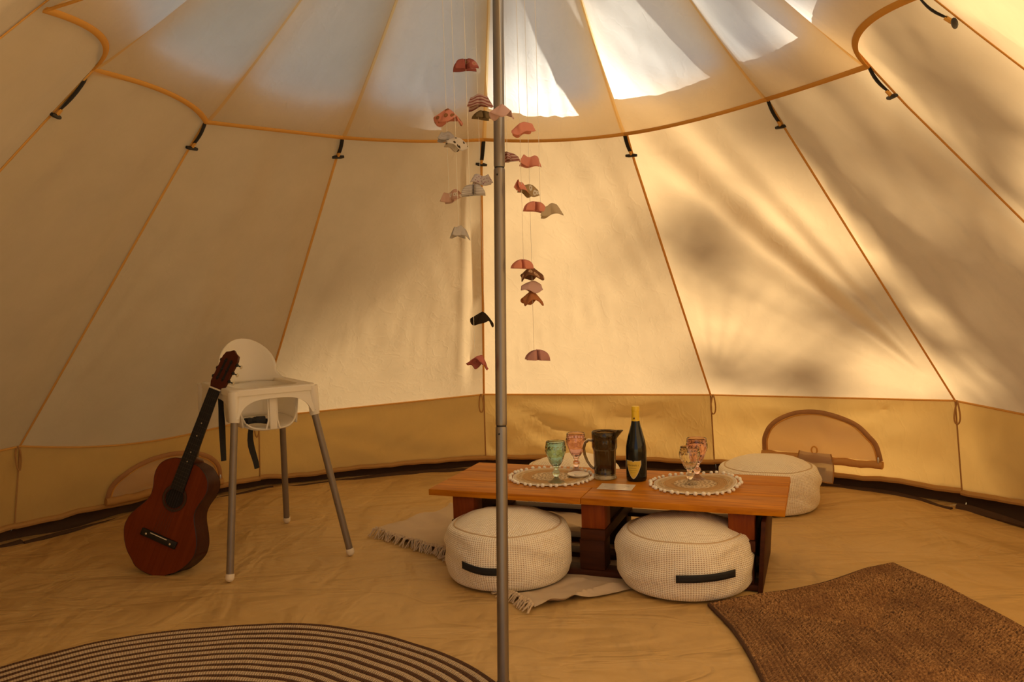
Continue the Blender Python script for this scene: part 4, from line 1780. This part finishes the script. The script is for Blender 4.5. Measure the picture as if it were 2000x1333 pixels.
# ------------------------------------------------------------------ guitar
# local frame: x across the face, y out of the face, z along the neck
gb = V((-1.428, 0.742, 0.006))
axis = (V((-1.094, 0.838, 0.858)) - gb).normalized()
face_n = V((-0.20, -0.96, 0.22))
face_n = (face_n - axis * face_n.dot(axis)).normalized()
across = axis.cross(face_n).normalized() * -1.0
across = face_n.cross(axis).normalized()
if across.x < 0:
    across = -across
gm = Matrix((( across.x, face_n.x, axis.x, gb.x), (across.y, face_n.y, axis.y, gb.y), (across.z, face_n.z, axis.z, gb.z), (0, 0, 0, 1)))
guitar = thing('acoustic_guitar', 'red brown acoustic guitar leaning against the high chair', 'guitar', matrix=gm)
BL = 0.475
GD = 0.096
ctrl = [(0.0, 0.0), (0.02, 0.075), (0.05, 0.120), (0.09, 0.151), (0.135, 0.171), (0.18, 0.166), (0.225, 0.142), (0.262, 0.115), (0.295, 0.1035), (0.33, 0.109),
        (0.365, 0.122), (0.395, 0.1245), (0.425, 0.116), (0.45, 0.094), (0.465, 0.066), (0.475, 0.0)]


def half_w(z):
    for (a, wa), (b, wb) in zip(ctrl, ctrl[1:]):
        if a <= z <= b:
            t = (z - a) / (b - a)
            if a == 0.0:
                return wb * sqrt(max(0, 1 - (1 - t) ** 2))
            if b == BL:
                return wa * sqrt(max(0, 1 - t ** 2))
            return wa + (wb - wa) * t
    return 0


outline = []
zs = []
N = 70
for q in range(N + 1):
    t = q / N
    zs.append(BL * (0.5 - 0.5 * cos(pi * t)))
wsm = [half_w(z) for z in zs]
for _ in range(3):
    wsm = [wsm[0]] + [0.25 * wsm[q - 1] + 0.5 * wsm[q] + 0.25 * wsm[q + 1] for q in range(1, N)] + [wsm[-1]]


def body_grid(y):
    def fn(u, v):
        f = v * N
        i = min(int(f), N - 1)
        t = f - i
        w = lerp(wsm[i], wsm[i + 1], t)
        z = lerp(zs[i], zs[i + 1], t)
        return ((u * 2 - 1) * max(w, 1e-4), y, z)
    return fn


g = G()
g.grid(body_grid(0.0), 14, N)
o = obj('soundboard', g, M['guitar_top'], guitar)
g = G()
ol = [(w, z) for w, z in zip(wsm, zs)] + [(-w, z) for w, z in list(zip(wsm, zs))[::-1]]
m = len(ol)
for y in (-0.0005, -0.004, -GD + 0.003, -GD):
    k_ = 1.0 if y > -GD else 0.985
    for w, z in ol:
        g.v.append(V((w * k_, y, z)))
for j in range(3):
    for q in range(m):
        q2 = (q + 1) % m
        g.face((j * m + q, j * m + q2, (j + 1) * m + q2, (j + 1) * m + q))
obj('rib', g, M['guitar_side'], guitar)
g = G()
g.grid(body_grid(-GD + 0.0005), 10, N)
obj('back_plate', g, M['guitar_side'], guitar)
g = G()
g.tube([(w * 1.0, -0.0015, z) for w, z in ol], 0.0018, 6, closed=True)
obj('edge_binding', g, M['ebony'], guitar)
SHZ = 0.318
g = G()
g.lathe([(0, 0.0006), (0.041, 0.0006)], 40, M4=Matrix.Translation((0, 0, SHZ)) @ Matrix.Rotation(-pi / 2, 4, 'X'))
obj('sound_hole', g, M['hole'], guitar)
for r0, r1, mt in ((0.042, 0.0445, 'neck_wood'), (0.045, 0.054, 'rosette'), (0.0545, 0.056, 'neck_wood')):
    g = G()
    g.lathe([(r0, 0.0008), (r0, 0.0014), (r1, 0.0014), (r1, 0.0008)], 48, M4=Matrix.Translation((0, 0, SHZ)) @ Matrix.Rotation(-pi / 2, 4, 'X'))
    obj('rosette_ring', g, M[mt], guitar)
g = G()
g.box((0, 0.006, 0.148), (0.168, 0.011, 0.030), None, 0.003)
br = obj('bridge', g, M['ebony'], guitar)
g = G()
g.box((0, 0.0125, 0.157), (0.080, 0.006, 0.003), None, 0.001)
obj('saddle', g, M['bone'], br)
for sx in (-0.058, 0.058):
    g = G()
    g.ball((sx, 0.0112, 0.146), 0.0045, 10, 6, (1, 0.5, 1))
    obj('bridge_dot', g, M['pearl'], br)
NZ = 0.785
# neck with rounded back, heel, fingerboard
g = G()


def neck(u, v):
    z = lerp(0.462, NZ + 0.01, v)
    w = lerp(0.0285, 0.0235, v)
    a = pi * u
    return (w * cos(a), 0.004 - (0.019 + 0.006 * (1 - v)) * sin(a), z)


g.grid(neck, 14, 8)
obj('neck', g, M['neck_wood'], guitar)
g = G()
g.tube([(0, -0.004, 0.480), (0, -0.03, 0.478), (0, -0.062, 0.474), (0, -GD + 0.004, 0.470)], [0.027, 0.022, 0.016, 0.014], 14, up=(0, 0, 1))
obj('heel', g, M['neck_wood'], guitar)
g = G()
hw0, hw1 = 0.0300, 0.0248
poly = [(-hw0, 0.352), (hw0, 0.352), (hw1, NZ), (-hw1, NZ)]
g.prism(poly, 0.006, lambda x, y, w: (x, 0.0015 + w, y))
fb = obj('fingerboard', g, M['ebony'], guitar, False)
L0 = 0.640
for q in range(1, 19):
    z = NZ - L0 * (1 - 2 ** (-q / 12))
    if z < 0.355:
        break
    g = G()
    w = lerp(hw0, hw1, (z - 0.352) / (NZ - 0.352))
    g.box((0, 0.0078, z), (2 * w, 0.0012, 0.0018))
    obj('fret', g, M['nylon'], fb, False)
for q in (5, 7, 10, 12):
    z = NZ - L0 * (1 - 2 ** (-(q - 0.5) / 12))
    g = G()
    g.ball((0, 0.0076, z), 0.0030, 8, 6, (1, 0.3, 1))
    obj('inlay_dot', g, M['pearl'], fb)
g = G()
g.box((0, 0.007, NZ + 0.003), (0.053, 0.011, 0.006), None, 0.0015)
obj('nut', g, M['bone'], guitar)
# headstock tilted back
HR = Matrix.Rotation(radians(11), 3, 'X')
g = G()
hp = [(-0.025, 0.0), (0.025, 0.0), (0.034, 0.022), (0.0355, 0.135), (0.029, 0.155), (0.012, 0.163), (0.0, 0.172), (-0.012, 0.163), (-0.029, 0.155), (-0.0355, 0.135), (-0.034, 0.022)]
HT = V((0, 0.003, NZ + 0.005))


def hd(x, y, z):
    return HT + HR @ V((x, y, z))


g.prism(hp, 0.016, lambda x, y, w: hd(x, -0.016 + w, y))
head = obj('headstock', g, M['neck_wood'], guitar, False)
for sx in (-0.0125, 0.0125):
    g = G()
    st = rrect(0.0045, -0.048, 0.048, 0.0044, 5)
    g.prism(st, 0.0008, lambda x, y, w: hd(sx + x, 0.0002 + w, 0.082 + y))
    obj('slot', g, M['hole'], head, False)
for sgn in (-1, 1):
    for q in range(3):
        z = 0.045 + 0.037 * q
        g = G()
        g.tube([hd(sgn * 0.036, -0.008, z), hd(sgn * 0.041, -0.008, z)], 0.007, 10)
        g.tube([hd(sgn * 0.040, -0.008, z), hd(sgn * 0.048, -0.020, z)], 0.0028, 8)
        tn = obj('tuner', g, M['black_plastic'], guitar)
        g = G()
        c0 = hd(sgn * 0.049, -0.026, z)
        g.ball(c0, 0.0085, 12, 8, (0.55, 0.9, 0.9))
        obj('tuner_button', g, M['pearl'], tn)
        g = G()
        g.tube([hd(sgn * 0.0125 - 0.006, 0.001, z), hd(sgn * 0.0125 + 0.006, 0.001, z)], 0.0028, 8)
        obj('string_roller', g, M['black_plastic'], tn)
for q in range(6):
    x0 = -0.029 + 0.0116 * q
    x1 = -0.021 + 0.0084 * q
    g = G()
    g.tube([(x0, 0.0150, 0.156), (x1, 0.0128, NZ + 0.003)], 0.0005, 4)
    obj('string', g, M['nylon'], guitar)

# ------------------------------------------------------------------ throw blanket on the floor
thr = thing('throw_blanket', 'crumpled beige fringed throw spread under the table and poufs', 'blanket')


def throw_edge(t):
    P = [V((-0.57, 1.20, 0)), V((-0.36, 0.985, 0)), V((-0.22, 0.86, 0)), V((-0.10, 0.60, 0)), V((0.02, 0.38, 0)), V((0.115, 0.225, 0))]
    f = t * (len(P) - 1)
    i = min(int(f), len(P) - 2)
    return lerp(P[i], P[i + 1], f - i)


def throw_far(t):
    P = [V((-0.10, 1.86, 0)), V((0.25, 1.55, 0)), V((0.55, 1.25, 0)), V((0.80, 0.95, 0)), V((0.86, 0.72, 0)), V((0.80, 0.62, 0))]
    f = t * (len(P) - 1)
    i = min(int(f), len(P) - 2)
    return lerp(P[i], P[i + 1], f - i)


def throw_pt(u, v):
    a, b = throw_edge(u), throw_far(u)
    p = lerp(a, b, v)
    if u > 0.999:
        pass
    p = p + V((0.012 * nz(u * 6, v * 6, 2), 0.012 * nz(u * 6, v * 6, 5), 0))
    # sagging lower right edge
    p.y -= 0.05 * sin(pi * v) * u ** 6
    dx, dy = p.x - 0.031, p.y - 0.600
    under = 1.0
    for cx, cy, r in ((0.031, 0.600, 0.20), (0.684, 0.445, 0.20)):
        under *= sstep(r, r + 0.10, hypot(p.x - cx, p.y - cy))
    q = Matrix.Rotation(-TAB_A, 3, 'Z') @ (V((p.x, p.y, 0)) - TAB_C)
    if abs(q.x) < 0.64 and abs(q.y) < 0.30:
        under *= 0.15
    rid = abs(nz(u * 4.2 + 1, v * 3.0 + u * 2, 7))
    z = 0.003 + under * (0.034 * max(0, 0.25 - rid) * 2.4 + 0.006 * (1 + nz(u * 17, v * 15, 3)))
    z = min(z, 0.003 + 0.028 * under + 0.001)
    return (p.x, p.y, z)


g = G()
g.grid(throw_pt, 90, 80, lambda u, v: (u * 1.2, v * 0.8))
o = obj('cloth', g, M['throw'], thr)
g = G()
r = random.Random(11)
for q in range(62):
    u = (q + 0.5) / 62
    p = V(throw_pt(u, 0.0))
    e = (throw_edge(min(1, u + 0.01)) - throw_edge(max(0, u - 0.01))).normalized()
    outw = V((e.y, -e.x, 0))
    if outw.x > 0 and outw.y > 0:
        outw = -outw
    outw = outw if outw.dot(V((-1, -0.6, 0))) > 0 else -outw
    g.ball(p + outw * 0.006 + V((0, 0, 0.006)), 0.008, 7, 5)
    for s in range(3):
        an = r.uniform(-0.7, 0.7)
        d = Matrix.Rotation(an, 3, 'Z') @ outw
        ln = r.uniform(0.03, 0.055)
        z0 = p.z + 0.006
        pts = [p + V((0, 0, 0.006)), p + d * ln * 0.5 + V((0, 0, 0.006)) + e * r.uniform(-0.008, 0.008), p + d * ln + e * r.uniform(-0.014, 0.014)]
        pts[2].z = 0.004
        g.tube(pts, [0.0035, 0.003, 0.002], 5)
fr = obj('knotted_fringe', g, M['fringe'], thr)
fr['kind'] = 'stuff'

# ------------------------------------------------------------------ brown jute rug
rug = thing('jute_rug', 'brown braided rectangular jute rug at the lower right', 'rug')
RA, RB, RD, RC = V((0.713, 0.204, 0)), V((1.508, 0.544, 0)), V((0.735, -0.80, 0)), V((1.62, -0.62, 0))
RNU, RNV = 150, 170
WID, LEN = 0.86, 1.10


def rug_pt(u, v):
    p = lerp(lerp(RA, RB, u), lerp(RD, RC, u), v)
    p = p + V((0, -0.028 * sin(pi * min(1, u / 0.85)) * (1 - v) ** 3 + 0.010 * sin(u * 9) * (1 - v) ** 4, 0))
    p = p + V((0.018 * sin(v * 6.0) * (1 - u) + 0.05 * sin(pi * v) * u, 0, 0))
    de = min(u * WID, (1 - u) * WID, v * LEN, (1 - v) * LEN)
    row = de / 0.0155
    along = v * LEN if min(u * WID, (1 - u) * WID) <= min(v * LEN, (1 - v) * LEN) else u * WID
    br = abs(sin(pi * row)) ** 0.7
    tw = 0.5 + 0.5 * sin(along * 2 * pi / 0.017 + int(row) * 1.7 + (pi if (row % 1) > 0.5 else 0))
    z = 0.006 + 0.0095 * br * (0.7 + 0.3 * tw) + 0.009 * max(0, nz(u * 2.5, v * 2.5, 6)) + 0.004 * nz(u * 7, v * 7, 2)
    z += 0.012 * exp(-((v - 0.09 - 0.05 * u) / 0.05) ** 2) * sstep(0.1, 0.4, u) * sstep(0.0, 0.2, 1 - u)
    return V((p.x, p.y, max(0.004, z)))


def rug_uv(u, v):
    de = min(u * WID, (1 - u) * WID, v * LEN, (1 - v) * LEN)
    along = v * LEN if min(u * WID, (1 - u) * WID) <= min(v * LEN, (1 - v) * LEN) else u * WID
    return (de / 0.0155 * 1.0, along)


g = G()
g.grid(rug_pt, 230, 290, rug_uv)
ob = obj('braided_rows', g, M['jute'], rug)
ob['kind'] = 'stuff'
g = G()
pts = [rug_pt(0, 1 - q / 60) for q in range(60)] + [rug_pt(q / 60, 0) for q in range(60)] + [rug_pt(1, q / 60) for q in range(61)]
pts = [V((p.x, p.y, 0.006 + (p.z - 0.006) * 0.5)) for p in pts]
g.tube(pts, 0.0068, 7, uvs=60)
obj('edge_braid', g, M['braid_dark'], rug)

# ------------------------------------------------------------------ round striped rug
rr_ = thing('round_rug', 'round rug of dark and pale braided rings at the lower left', 'rug', (-0.845, -0.806, 0))
PITCH_ = 0.0185
nring = int(0.950 / PITCH_)
for q in range(nring):
    R = 0.950 - q * PITCH_
    if R < 0.02:
        break
    g = G()
    n = 150 if R > 0.5 else 72
    pts = []
    for j in range(n):
        a = 2 * pi * j / n
        wv = 0.010 * nz(cos(a) * 2.5, sin(a) * 2.5, 3) * min(1, R) + 0.006 * nz(cos(a) * 6, sin(a) * 6, R * 3.0) * (1 if q else 0.5)
        zz = 0.0075 + 0.006 * max(0, nz(cos(a) * R * 3, sin(a) * R * 3, 9)) + 0.0015 * nz(cos(a) * 9, sin(a) * 9, q * 2.2)
        pts.append(((R + wv) * cos(a), (R + wv) * sin(a), zz))
    rad = 0.0090 if q % 2 == 0 else 0.0104
    g.tube(pts, rad if R > 0.03 else 0.008, 7, closed=True, flat=0.72, up=(0, 0, 1), uvs=40)
    obj('braid_ring', g, M['braid_dark'] if q % 2 == 0 else M['braid_light'], rr_)

# ------------------------------------------------------------------ tree outside that dapples the right of the roof
rt = random.Random(5)


def tree(label, base, crown, clumps, seed):
    """clumps: (centre, radius, number of leaves, leaf size)"""
    root = thing('broadleaf_tree', label, 'tree', base)
    r = random.Random(seed)
    b0 = V(base)
    cc = V(crown) - b0
    g = G()
    g.tube([(0, 0, -0.1), cc * 0.35 + V((0.15, 0.1, 0)), cc * 0.75, cc], [0.24, 0.18, 0.10, 0.03], 10)
    for c, cr, n, ls in clumps:
        en = V(c) - b0
        st = cc * r.uniform(0.5, 0.85)
        g.tube([st, lerp(st, en, 0.5) + V((0, 0, 0.25)), en], [0.06, 0.035, 0.012], 6)
    obj('trunk', g, M['bark'], root)
    g = G()
    for c, cr, n, ls in clumps:
        c = V(c) - b0
        for q in range(n):
            d = V((r.gauss(0, 1), r.gauss(0, 1), r.gauss(0, 1))) * cr * 0.5
            m = Matrix.Rotation(r.uniform(0, 6.3), 3, 'Z') @ Matrix.Rotation(r.uniform(-1.0, 1.0), 3, 'X')
            s = ls * r.uniform(0.7, 1.3)
            i0 = len(g.v)
            for x, y in ((-0.45, 0), (0, -0.9), (0.45, 0), (0, 0.9)):
                g.v.append(c + d + m @ V((x * s, y * s, 0)))
            g.face((i0, i0 + 1, i0 + 2, i0 + 3))
    o = obj('foliage', g, M['leaf'], root, False)
    o['kind'] = 'stuff'
    return root


def toward_sun(p, d):
    return tuple(V(p) + SUN_DIR * d)


SHADED = [((1.76, 0.47, 1.20), 0.22, 85), ((1.60, 0.58, 1.33), 0.18, 50), ((1.02, 1.35, 1.27), 0.26, 46), ((0.90, 1.28, 1.34), 0.22, 30),
          ((1.32, -0.42, 1.68), 0.26, 120), ((1.55, -0.12, 1.45), 0.20, 60), ((2.0, 0.05, 1.0), 0.18, 40), ((1.22, 0.51, 1.72), 0.16, 45), ((1.70, 1.12, 0.98), 0.20, 45),
          ((1.62, 1.70, 0.60), 0.22, 50), ((1.25, 1.95, 0.62), 0.16, 24), ((1.90, 0.95, 0.80), 0.14, 22), ((2.25, 0.5, 0.45), 0.25, 60), ((2.2, 1.1, 0.35), 0.2, 40),
          ((-0.70, 0.47, 2.08), 0.34, 230), ((-0.52, 0.40, 2.35), 0.34, 230), ((-0.30, 0.72, 2.20), 0.28, 170), ((-0.12, 0.55, 2.42), 0.28, 170), ((-0.62, 0.30, 2.3), 0.24, 120),
          ((0.8, -0.1, 2.2), 0.25, 120), ((1.0, -0.4, 2.0), 0.25, 120)]
tree('leafy tree outside the right side of the tent', (8.2, 1.0, 0), toward_sun((0.9, 0.5, 1.6), 10.5),
     [(toward_sun(p, rt.uniform(9.0, 11.0)), r, n, 0.10) for p, r, n in SHADED], 3)
FAR_SHADE = [((-1.45, 0.75, 1.15), 0.62, 330), ((-1.35, 0.30, 1.3), 0.45, 240), ((-1.75, 1.05, 0.75), 0.6, 300), ((-1.1, 1.0, 1.3), 0.45, 150), ((-1.5, -0.3, 1.3), 0.6, 260), ((-1.3, 1.7, 0.75), 0.5, 150), ((-2.0, 0.4, 0.8), 0.6, 260)]  # unseen foliage added so the left side falls into even shade
tree('added tall leafy tree far off to the right, shading the left of the tent', (10.6, -0.8, 0), toward_sun((-1.3, 0.6, 1.2), 15.5),
     [(toward_sun(p, rt.uniform(15.0, 17.0)), r, n, 0.14) for p, r, n in FAR_SHADE], 9)
for lab, x, y, sd in (('added unseen tree that dims the left side of the tent', -5.3, 0.4, 4), ('added unseen tree at the far left that dims the wall behind the guitar', -4.3, 5.4, 5)):  # unseen trees added to block sky light from the left
    cl = []
    rr0 = random.Random(sd)
    for q in range(26):
        cl.append(((x + rr0.uniform(-0.9, 0.9), y + rr0.uniform(-2.1, 2.1), rr0.uniform(0.6, 6.8)), 1.3, 190, 0.27))
    tree(lab, (x, y, 0), (x, y, 6.4), cl, sd)
